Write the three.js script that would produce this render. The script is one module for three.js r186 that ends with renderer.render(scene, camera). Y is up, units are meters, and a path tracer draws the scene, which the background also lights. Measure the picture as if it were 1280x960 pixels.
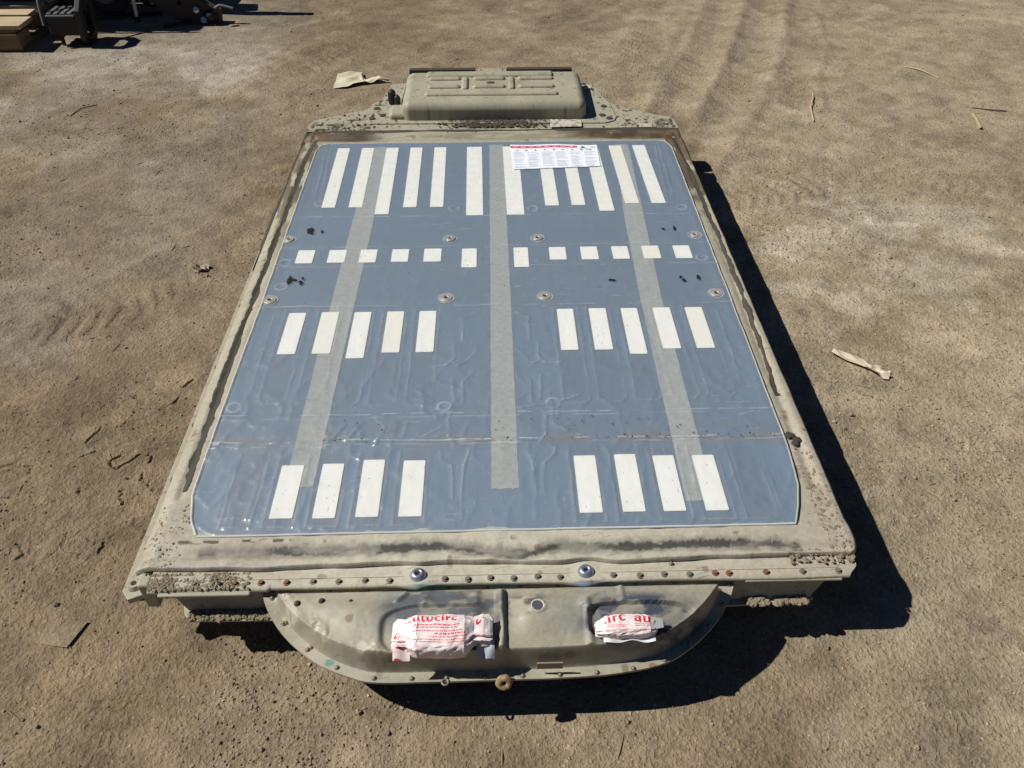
import * as THREE from 'three';
import { mergeGeometries } from 'three/addons/utils/BufferGeometryUtils.js';
import { RoundedBoxGeometry } from 'three/addons/geometries/RoundedBoxGeometry.js';

// ---------------------------------------------------------------- camera, sky, sun, exposure
const scene = new THREE.Scene();
const camera = new THREE.PerspectiveCamera(53.13, 1024 / 768, 0.05, 2000);
camera.rotation.order = 'YXZ';
camera.position.set(0, 1.5383, 2.0);
camera.rotation.set(THREE.MathUtils.degToRad(-42.601), THREE.MathUtils.degToRad(-1.455), THREE.MathUtils.degToRad(0.025));
const renderer = new THREE.WebGLRenderer({ antialias: true });
renderer.setSize(1024, 768);
renderer.toneMapping = THREE.LinearToneMapping;
renderer.toneMappingExposure = 1.06;
renderer.shadowMap.enabled = true;
const SKY_LEVEL = 0.155;
{
  const w = 512, h = 256, d = new Float32Array(w * h * 4);
  for (let j = 0; j < h; j++) {
    const el = ((j + 0.5) / h - 0.5) * Math.PI, t = Math.max(0, Math.sin(el));
    const k = Math.pow(1 - t, 3);
    for (let i = 0; i < w; i++) {
      const o = (j * w + i) * 4;
      if (el < 0) { d[o] = 0.16; d[o + 1] = 0.13; d[o + 2] = 0.095; }
      else { d[o] = 0.10 + 0.34 * k; d[o + 1] = 0.22 + 0.36 * k; d[o + 2] = 0.54 + 0.24 * k; }
      for (let c = 0; c < 3; c++) d[o + c] *= SKY_LEVEL;
      d[o + 3] = 1;
    }
  }
  const t = new THREE.DataTexture(d, w, h, THREE.RGBAFormat, THREE.FloatType);
  t.mapping = THREE.EquirectangularReflectionMapping; t.magFilter = THREE.LinearFilter; t.needsUpdate = true;
  scene.background = t; scene.environment = t;
}
const sun = new THREE.DirectionalLight(new THREE.Color().setRGB(1.0, 0.965, 0.89), 4.7);
sun.name = 'sun';
sun.position.set(-9.26, 10, -0.76); sun.target.position.set(0, 0, 0);
sun.castShadow = true; sun.shadow.radius = 1; sun.shadow.mapSize.set(4096, 4096);
Object.assign(sun.shadow.camera, { left: -5, right: 5, top: 5, bottom: -5, near: 1, far: 40 });
sun.shadow.bias = -0.0003;
scene.add(sun, sun.target);

// ---------------------------------------------------------------- small tools
function rng(seed) { let a = seed >>> 0; return () => { a = (a + 0x6D2B79F5) >>> 0; let t = a; t = Math.imul(t ^ (t >>> 15), t | 1); t ^= t + Math.imul(t ^ (t >>> 7), t | 61); return ((t ^ (t >>> 14)) >>> 0) / 4294967296; }; }
const PERM = new Float32Array(65536); { const r = rng(7); for (let i = 0; i < 65536; i++) PERM[i] = r(); }
const hsh = (i, j, s) => PERM[((i & 255) * 73 + (j & 255) * 151 * 256 + s * 9157 + ((i >> 8) * 31 + (j >> 8) * 57) * 7919) & 65535];
function vn(x, y, s = 0, per = 0) {                       // value noise 0..1, optionally periodic
  let i = Math.floor(x), j = Math.floor(y); const fx = x - i, fy = y - j;
  let i1 = i + 1, j1 = j + 1;
  if (per) { i = ((i % per) + per) % per; j = ((j % per) + per) % per; i1 = i1 % per; j1 = j1 % per; if (i1 < 0) i1 += per; if (j1 < 0) j1 += per; }
  const u = fx * fx * fx * (fx * (6 * fx - 15) + 10), v = fy * fy * fy * (fy * (6 * fy - 15) + 10);
  const a = hsh(i, j, s), b = hsh(i1, j, s), c = hsh(i, j1, s), d = hsh(i1, j1, s);
  return a + (b - a) * u + (c - a) * v + (a - b - c + d) * u * v;
}
function fbm(x, y, oct, s = 0, gain = 0.5) { let f = 0, a = 1, n = 0; for (let o = 0; o < oct; o++) { f += a * vn(x, y, s + o); n += a; a *= gain; x = x * 2.03 + 17.1; y = y * 2.03 + 5.3; } return f / n; }
function pfbm(x, y, per, oct, s = 0, gain = 0.5) { let f = 0, a = 1, n = 0; for (let o = 0; o < oct; o++) { f += a * vn(x, y, s + o, per); n += a; a *= gain; x *= 2; y *= 2; per *= 2; } return f / n; }
const gss = (t) => Math.exp(-t * t);
const sst = (a, b, x) => { const t = Math.min(1, Math.max(0, (x - a) / (b - a))); return t * t * (3 - 2 * t); };
const lerp = (a, b, t) => a + (b - a) * t, clamp = (x, a, b) => Math.min(b, Math.max(a, x));
function dseg(px, py, ax, ay, bx, by) { const dx = bx - ax, dy = by - ay; const t = clamp(((px - ax) * dx + (py - ay) * dy) / (dx * dx + dy * dy + 1e-12), 0, 1); return Math.hypot(px - ax - dx * t, py - ay - dy * t); }
function dalong(px, py, P) { let d = 1e9, s = 0, at = 0; for (let i = 0; i + 1 < P.length; i++) { const [ax, ay] = P[i], [bx, by] = P[i + 1], dx = bx - ax, dy = by - ay, L = Math.hypot(dx, dy), t = clamp(((px - ax) * dx + (py - ay) * dy) / (L * L), 0, 1), q = Math.hypot(px - ax - dx * t, py - ay - dy * t); if (q < d) { d = q; at = s + t * L; } s += L; } return [d, at]; }
function dpoly(px, py, P) { let d = 1e9; for (let i = 0; i + 1 < P.length; i++) d = Math.min(d, dseg(px, py, P[i][0], P[i][1], P[i + 1][0], P[i + 1][1])); return d; }
const toS = (c) => { c = clamp(c, 0, 1); return 255 * (c <= 0.0031308 ? c * 12.92 : 1.055 * Math.pow(c, 1 / 2.4) - 0.055); };
function colourTexture(w, h, f, wrap) {                    // f(i, j) -> [r, g, b] linear
  const d = new Uint8Array(w * h * 4);
  for (let j = 0; j < h; j++) for (let i = 0; i < w; i++) { const c = f(i, j), o = (j * w + i) * 4; d[o] = toS(c[0]); d[o + 1] = toS(c[1]); d[o + 2] = toS(c[2]); d[o + 3] = 255; }
  return fin(new THREE.DataTexture(d, w, h, THREE.RGBAFormat), wrap, true);
}
function greyTexture(w, h, f, wrap) {
  const d = new Uint8Array(w * h * 4);
  for (let j = 0; j < h; j++) for (let i = 0; i < w; i++) { const o = (j * w + i) * 4; d[o] = d[o + 1] = d[o + 2] = clamp(f(i, j), 0, 1) * 255; d[o + 3] = 255; }
  return fin(new THREE.DataTexture(d, w, h, THREE.RGBAFormat), wrap, false);
}
function fin(t, wrap, srgb) {
  if (wrap) t.wrapS = t.wrapT = THREE.RepeatWrapping;
  t.magFilter = THREE.LinearFilter; t.minFilter = THREE.LinearMipmapLinearFilter; t.generateMipmaps = true;
  if (srgb) t.colorSpace = THREE.SRGBColorSpace;
  t.needsUpdate = true; return t;
}
const lin = (r, g, b) => new THREE.Color().setRGB(r, g, b);
const std = (o) => new THREE.MeshStandardMaterial({ side: THREE.DoubleSide, ...o });

const taken = new Map();
function numbered(name, scope = taken) { const n = scope.get(name) || 0; scope.set(name, n + 1); return n ? name + '_' + String(n).padStart(3, '0') : name; }
function shade(o) { o.castShadow = true; o.receiveShadow = true; return o; }
function thing(name, label, category, pos = [0, 0, 0], group) {
  const o = new THREE.Group(); o.name = numbered(name); o.position.set(...pos); scene.add(o);
  o.userData = { label, category }; if (group) o.userData.group = group; return o;
}
function part(parent, name, geo, mat, label) {
  const m = shade(new THREE.Mesh(geo, mat));
  parent.userData.scope ??= null; const sc = scopes.get(parent) || scopes.set(parent, new Map()).get(parent); delete parent.userData.scope;
  m.name = numbered(name, sc); if (label) m.userData.label = label; parent.add(m); return m;
}
const scopes = new Map();
function single(name, label, category, geo, mat, group) {
  const m = shade(new THREE.Mesh(geo, mat)); m.name = numbered(name); m.userData = { label, category }; if (group) m.userData.group = group; scene.add(m); return m;
}
// grid of points -> mesh; f(i, j) -> [x, y, z, u, v]
function grid(nx, ny, f, colour) {
  const p = new Float32Array(nx * ny * 3), uv = new Float32Array(nx * ny * 2), idx = new Uint32Array((nx - 1) * (ny - 1) * 6), col = colour ? new Float32Array(nx * ny * 3) : null;
  let k = 0;
  for (let j = 0; j < ny; j++) for (let i = 0; i < nx; i++) {
    const n = j * nx + i, q = f(i, j); p[n * 3] = q[0]; p[n * 3 + 1] = q[1]; p[n * 3 + 2] = q[2]; uv[n * 2] = q[3]; uv[n * 2 + 1] = q[4];
    if (col) { const c = colour(q[0], q[2], q[1]); col[n * 3] = c[0]; col[n * 3 + 1] = c[1]; col[n * 3 + 2] = c[2]; }
    if (i + 1 < nx && j + 1 < ny) { idx[k++] = n; idx[k++] = n + nx; idx[k++] = n + 1; idx[k++] = n + 1; idx[k++] = n + nx; idx[k++] = n + nx + 1; }
  }
  const g = new THREE.BufferGeometry();
  g.setAttribute('position', new THREE.BufferAttribute(p, 3)); g.setAttribute('uv', new THREE.BufferAttribute(uv, 2));
  if (col) g.setAttribute('color', new THREE.BufferAttribute(col, 3));
  g.setIndex(new THREE.BufferAttribute(idx, 1)); g.computeVertexNormals(); return g;
}
const shapeOf = (P) => { const s = new THREE.Shape(); P.forEach(([x, z], i) => (i ? s.lineTo(x, -z) : s.moveTo(x, -z))); s.closePath(); return s; };
// a plate lying flat: outline in x, z; its top at y
function plate(P, y, t, bevel = 0, holes = []) {
  const s = shapeOf(P);
  for (const [x, z, r, rz] of holes) { const h = new THREE.Path(); h.absellipse(x, -z, r, rz || r, 0, Math.PI * 2); s.holes.push(h); }
  const g = new THREE.ExtrudeGeometry(s, { depth: t - 2 * bevel, bevelEnabled: bevel > 0, bevelSize: bevel, bevelThickness: bevel, bevelSegments: 2, bevelOffset: -bevel, curveSegments: 10 });
  g.rotateX(-Math.PI / 2); g.translate(0, y - t + bevel, 0); return g;
}
function planarUV(g, f) { const p = g.attributes.position, u = new Float32Array(p.count * 2); for (let i = 0; i < p.count; i++) { const [a, b] = f(p.getX(i), p.getY(i), p.getZ(i)); u[2 * i] = a; u[2 * i + 1] = b; } g.setAttribute('uv', new THREE.BufferAttribute(u, 2)); return g; }
const boxUV = (g, s = 1) => { const q = g.index ? g.toNonIndexed() : g; q.computeVertexNormals(); const n = q.attributes.normal, p = q.attributes.position, u = new Float32Array(p.count * 2); for (let i = 0; i < p.count; i++) { const ax = Math.abs(n.getX(i)), ay = Math.abs(n.getY(i)), az = Math.abs(n.getZ(i)); const [a, b] = ay >= ax && ay >= az ? [p.getX(i), p.getZ(i)] : ax >= az ? [p.getZ(i), p.getY(i)] : [p.getX(i), p.getY(i)]; u[2 * i] = a * s; u[2 * i + 1] = b * s; } q.setAttribute('uv', new THREE.BufferAttribute(u, 2)); return q; };
function box(x0, x1, y0, y1, z0, z1, r = 0.002) { const g = new RoundedBoxGeometry(x1 - x0, y1 - y0, z1 - z0, 2, Math.min(r, (x1 - x0) / 2.1, (y1 - y0) / 2.1, (z1 - z0) / 2.1)); g.translate((x0 + x1) / 2, (y0 + y1) / 2, (z0 + z1) / 2); return g; }
function tube(P, r, seg = 24, rad = 8, closed = false) { return new THREE.TubeGeometry(new THREE.CatmullRomCurve3(P.map((q) => new THREE.Vector3(...q)), closed, 'catmullrom', 0.2), seg, r, rad, closed); }
// lump of dirt or stone
function lumpGeo(seed, detail = 1, rough = 0.35) {
  const g = new THREE.IcosahedronGeometry(1, detail), p = g.attributes.position, m = new Map(), r = rng(seed);
  for (let i = 0; i < p.count; i++) { const k = [p.getX(i), p.getY(i), p.getZ(i)].map((v) => v.toFixed(3)).join(); if (!m.has(k)) m.set(k, 1 + (r() - 0.5) * 2 * rough); const s = m.get(k); p.setXYZ(i, p.getX(i) * s, p.getY(i) * s, p.getZ(i) * s); }
  g.computeVertexNormals(); return g;
}
const LUMPS = [1, 2, 3, 4, 5, 6].map((s) => lumpGeo(s * 11));
function lumps(list) {                                      // list of [x, y, z, r, flat]
  const out = [], r = rng(list.length * 31 + 5), M = new THREE.Matrix4(), Q = new THREE.Quaternion(), E = new THREE.Euler();
  list.forEach(([x, y, z, s, flat = 0.6], i) => { const g = LUMPS[i % 6].clone(); E.set((r() - 0.5) * 0.6, r() * 6.28, (r() - 0.5) * 0.6); Q.setFromEuler(E); M.compose(new THREE.Vector3(x, y, z), Q, new THREE.Vector3(s * lerp(0.8, 1.3, r()), s * flat, s * lerp(0.8, 1.3, r()))); g.applyMatrix4(M); out.push(g); });
  return mergeGeometries(out);
}

// ---------------------------------------------------------------- the ground
const CRACKS = [
  [[-0.907, 0.282], [-0.933, 0.325], [-0.931, 0.38], [-0.967, 0.412]], [[-1.111, 0.476], [-1.122, 0.533]], [[-1.092, 0.571], [-1.127, 0.592]],
  [[-1.022, 0.587], [-1.036, 0.601], [-1.012, 0.63], [-0.988, 0.609], [-0.966, 0.581]], [[-0.934, 0.586], [-0.929, 0.605]],
  [[-0.941, 0.649], [-0.931, 0.67], [-0.911, 0.677], [-0.888, 0.708]], [[-1.094, 0.669], [-1.075, 0.706], [-1.053, 0.717]],
  [[-1.05, 0.458], [-1.037, 0.497], [-1.016, 0.509], [-0.957, 0.507]], [[-1.36, 0.443], [-1.371, 0.41], [-1.368, 0.386]],
  [[-1.319, 0.622], [-1.31, 0.608], [-1.241, 0.621], [-1.231, 0.638]], [[-0.976, 0.705], [-0.955, 0.751]], [[-1.166, 0.687], [-1.147, 0.727]],
  [[-1.127, 0.805], [-1.117, 0.83], [-1.079, 0.851], [-1.042, 0.848], [-1.024, 0.828]], [[-1.178, 0.86], [-1.158, 0.868], [-1.143, 0.903]],
  [[-1.026, 0.84], [-0.966, 0.861], [-0.957, 0.896]]];
const RUTS = [
  [[[1.795, -3.311], [1.499, -2.491], [1.241, -1.81], [1.035, -1.43], [0.8, -1.0]], 0.11, 0.019], [[[1.51, -3.317], [1.17, -2.323], [0.935, -1.777], [0.78, -1.3]], 0.10, 0.014],
  [[[1.9, -3.0], [1.784, -2.433], [1.609, -2.078], [1.505, -1.665]], 0.09, 0.015], [[[-0.6, -1.8], [-0.235, -2.123], [0.116, -2.603], [0.757, -3.335]], 0.12, 0.009],
  [[[-0.9, -1.7], [-0.569, -2.076], [-0.253, -2.612], [0.187, -3.349]], 0.10, 0.008], [[[-1.948, -0.746], [-1.585, -1.147], [-1.164, -1.93], [-0.649, -2.9]], 0.14, 0.007],
  [[[-1.9, 0.2], [-1.576, 0.062], [-1.255, -0.099], [-0.961, -0.544], [-0.85, -1.0]], 0.13, 0.007], [[[0.831, -0.709], [1.242, -0.796], [1.738, -0.885], [2.17, -0.807]], 0.10, 0.007],
  [[[1.2, -3.4], [0.9, -2.6], [0.7, -2.0], [0.6, -1.6]], 0.12, 0.011]];
function lay(x, z) {                                       // large forms only
  let h = 0.016 * (fbm(x * 1.1 + 3, z * 1.1, 3, 3) - 0.5);
  for (const [P, w, a] of RUTS) { const d = dpoly(x, z, P); if (d < w * 2) { const t = d / w; h += 0.62 * a * (-Math.exp(-t * t * 2.2) + 0.75 * Math.exp(-(t - 1.15) * (t - 1.15) * 9)); } }
  const under = sst(0.35, 0.9, Math.max(Math.abs(x) - 0.75, Math.abs(z) - 1.3) + 0.6);
  return h * under;
}
function groundY(x, z, fine = true) {
  if (Math.abs(x) > 7 || z < -8) return 0;
  let h = lay(x, z);
  if (fine) {
    for (const [P, w, a] of RUTS) { const [d, al] = dalong(x, z, P); if (d < w) h += 0.0050 * sst(-0.3, 0.3, Math.sin((al + 0.5 * d) * 6.283 / 0.062) + 1.2 * (vn(x * 12, z * 12, 40) - 0.5)) * sst(w, w * 0.75, d) * sst(0.3, 0.6, vn(x * 3.1, z * 3.1, 42)); }
    const rgh = 0.35 + 0.9 * sst(0.35, 0.65, fbm(x * 1.9 + 2, z * 1.9, 2, 17));
    h += 0.0050 * (fbm(x * 8, z * 8, 4, 11) - 0.5) + 0.0024 * rgh * (fbm(x * 42, z * 42, 3, 15, 0.6) - 0.5);
    const cl = fbm(x * 26 + 9, z * 26, 2, 21); h += 0.0022 * rgh * sst(0.62, 0.8, cl);
    if (x < -0.85 && x > -1.45 && z > 0.2 && z < 1) {
      const wob = 0.010 * (vn(x * 55, z * 55, 31) - 0.5) + 0.004 * (vn(x * 160, z * 160, 35) - 0.5);
      let dm = 1; for (const P of CRACKS) dm = Math.min(dm, dpoly(x + wob, z - wob, P));
      h -= 0.0085 * sst(0.0042, 0.0006, dm) * clamp(1.7 * vn(x * 24, z * 24, 33) - 0.15, 0, 1);
      h += 0.002 * sst(0.03, 0.004, dm);
    }
  }
  return h;
}
function groundTint(x, z) {
  const a = fbm(x * 0.9, z * 0.9 + 4, 3, 51), b = fbm(x * 3.1 + 7, z * 3.1, 4, 55), c = fbm(x * 9 + z * 4, z * 12, 3, 59), e = fbm(x * 26, z * 26, 3, 61);
  let v = 1 + 0.18 * (a - 0.5) + 0.30 * (b - 0.5) + 0.22 * (c - 0.5) + 0.30 * (e - 0.5), r = v, g = v, bl = v;
  const mul = (m, t) => { r *= lerp(1, m[0], t); g *= lerp(1, m[1], t); bl *= lerp(1, m[2], t); };
  const q = fbm(x * 1.5 + 11, z * 1.5, 5, 63, 0.6), pale = sst(0.42, 0.62, q + 0.30 * clamp(x - 0.35, -1.2, 0.75) + (z < -1.2 ? -0.07 * clamp(-1.2 - z, 0, 1.2) : 0));
  mul([1.27, 1.33, 1.38], pale);                                      // dry pale dust lying over the damp brown soil
  mul([0.86, 0.83, 0.78], sst(0.56, 0.40, fbm(x * 1.1 + 30, z * 1.4, 4, 77)) * (1 - pale));
  const gv = sst(0.40, 0.56, fbm(x * 1.9, z * 1.9, 4, 67) + 0.16 * clamp(-x - 1.3 - 0.4 * (z + 1.5), -1, 0.9)) * sst(-0.95, -1.25, x);
  mul([0.98, 1.05, 1.22], gv * (0.5 + 0.7 * vn(x * 34, z * 34, 69)));   // greyer grit at the left
  const tl = sst(0.40, 0.54, fbm(x * 2.2, z * 2.6, 4, 73) + 0.16 - 0.22 * Math.hypot((x + 2.25) / 0.9, (z + 2.3) / 0.42)); mul([1.35, 1.42, 1.55], tl);
  const wp = sst(0.46, 0.6, fbm(x * 5, z * 8, 4, 71) + 0.16 - 0.24 * Math.hypot((x - 1.5) / 0.55, (z + 0.45) / 0.38)); mul([1.25, 1.32, 1.45], wp);
  const wc = sst(0.66, 0.74, fbm(x * 11, z * 26, 3, 72) + 0.12 - 0.30 * Math.hypot((x - 1.47) / 0.3, (z + 0.53) / 0.16)); mul([1.25, 1.32, 1.45], wc * (0.3 + 0.9 * vn(x * 60, z * 120, 74)));
  for (const [P, w] of RUTS) { if (Math.abs(x - P[1][0]) > 2) continue; const [d, al] = dalong(x, z, P); if (d < w) mul([0.80, 0.78, 0.75], sst(w, w * 0.6, d) * (0.45 + 0.45 * vn(al * 18, d * 30, 78)) * sst(0.3, 0.6, vn(x * 3.1, z * 3.1, 42))); }
  const rust = sst(0.055, 0.01, Math.hypot(x - 1.795, (z + 0.44) * 3)) * vn(x * 60, z * 90, 79); r *= 1 + 0.5 * rust; g *= 1 - 0.05 * rust; bl *= 1 - 0.4 * rust;
  return [r, g, bl];
}
const TILE = 1.7;
const TS = 2048;
const specks = new Float32Array(TS * TS);
{ const r = rng(99); for (let k = 0; k < 30000; k++) { const cx = r() * TS, cy = r() * TS, R = 0.7 + 2.8 * r() ** 4.0 , s = (r() < 0.55 ? -1 : 1) * (0.35 + 0.65 * r()), e = lerp(0.6, 1.5, r()); const q = Math.ceil(R * 1.6);
  for (let j = -q; j <= q; j++) for (let i = -q; i <= q; i++) { const d = Math.hypot(i * e, j / e); if (d < R + 0.5) specks[(((cy + j) & (TS - 1)) * TS) + ((cx + i) & (TS - 1))] = s * clamp(R + 0.5 - d, 0, 1); } } }
const GH = new Float32Array(TS * TS);
for (let j = 0; j < TS; j++) for (let i = 0; i < TS; i++) {
  const x = i / TS, y = j / TS;
  GH[j * TS + i] = 0.5 + 0.50 * (pfbm(x * 24, y * 24, 24, 3, 81, 0.6) - 0.5) + 0.62 * (pfbm(x * 210, y * 210, 210, 3, 85, 0.8) - 0.5) + 0.16 * Math.max(0, specks[j * TS + i]);
}
const groundMap = colourTexture(TS, TS, (i, j) => {
  const h = GH[j * TS + i] - 0.5, s = specks[j * TS + i], x = i / TS, y = j / TS, p = pfbm(x * 12, y * 12, 12, 4, 91) - 0.5;
  const k = clamp(1 + 1.15 * h + 0.45 * p + (s < 0 ? 0.5 * s : 0.6 * s), 0.3, 2.0);
  const w = s > 0 ? 0.3 * s : 0;
  return [0.236 * k, (0.181 + 0.014 * w) * k, (0.117 + 0.05 * w + 0.012 * p) * k];
}, true);
const groundBump = greyTexture(TS, TS, (i, j) => GH[j * TS + i], true);
{
  const axis = (spec) => { const out = []; for (const [a, b, s0, s1] of spec) { let x = a; while (x < b - 1e-6) { out.push(x); x += lerp(s0, s1, (x - a) / (b - a)); } } out.push(spec[spec.length - 1][1]); return out; };
  const X = axis([[-400, -6, 60, 2], [-6, -2.6, 0.4, 0.03], [-2.6, -1.5, 0.028, 0.009], [-1.5, -1.18, 0.006, 0.005], [-1.18, -0.88, 0.0026, 0.0026], [-0.88, -0.72, 0.006, 0.006], [-0.72, 0.72, 0.035, 0.035], [0.72, 1.4, 0.006, 0.008], [1.4, 2.6, 0.009, 0.028], [2.6, 6, 0.03, 0.4], [6, 400, 2, 60]]);
  const Z = axis([[-400, -7, 60, 1], [-7, -3.6, 0.5, 0.05], [-3.6, -1.5, 0.022, 0.014], [-1.5, 0.2, 0.013, 0.009], [0.2, 0.36, 0.006, 0.004], [0.36, 0.92, 0.003, 0.003], [0.92, 1.6, 0.006, 0.006], [1.6, 6, 0.02, 0.5], [6, 400, 2, 60]]);
  const g = grid(X.length, Z.length, (i, j) => [X[i], groundY(X[i], Z[j]), Z[j], X[i] / TILE + 0.13, Z[j] / TILE], (x, z) => groundTint(x, z));
  const m = shade(new THREE.Mesh(g, std({ map: groundMap, bumpMap: groundBump, bumpScale: 0.0078, roughness: 0.97, vertexColors: true })));
  m.name = 'ground'; m.userData = { kind: 'structure', label: 'dry brown compacted dirt yard with tyre marks and cracks' }; scene.add(m);
}
{ // loose grit and pebbles nobody could count
  const r = rng(1234), N = 26000, g = lumpGeo(77, 1, 0.3), im = new THREE.InstancedMesh(g, std({ color: 0xffffff, roughness: 0.95, flatShading: true }), N);
  const M = new THREE.Matrix4(), Q = new THREE.Quaternion(), E = new THREE.Euler(); let n = 0;
  while (n < N) {
    const z = lerp(-3.3, 1.62, Math.sqrt(r())), hw = 1.25 + (1.6 - z) * 0.4, x = (r() * 2 - 1) * hw;
    if (Math.abs(x) < 0.72 && z > -1.4 && z < 1.1) continue;
    const dens = 0.1 + 0.9 * sst(0.5, 0.72, fbm(x * 2.2, z * 2.2, 3, 101)) + 0.8 * sst(-1.1, -1.9, x) * sst(-1.0, -1.6, z) + 0.35 * sst(0.9, 1.3, x);
    if (r() > dens) continue;
    let s = 0.0009 + 0.0026 * Math.pow(r(), 3.0); if (r() < 0.014) s += 0.003 * r() + 0.001;
    E.set(r() * 6, r() * 6, r() * 6); Q.setFromEuler(E);
    M.compose(new THREE.Vector3(x, groundY(x, z) + s * 0.25, z), Q, new THREE.Vector3(s * 1.3, s * 0.8, s)); im.setMatrixAt(n, M);
    const v = lerp(0.65, 1.35, r()) * (r() < 0.06 ? 1.5 : 1), w = r() * 0.5; im.setColorAt(n, lin(0.28 * v, lerp(0.215, 0.26, w) * v, lerp(0.135, 0.23, w) * v)); n++;
  }
  shade(im); im.name = 'gravel'; im.userData = { kind: 'stuff', label: 'loose grit and small pebbles strewn over the dirt yard' }; scene.add(im);
}

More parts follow.
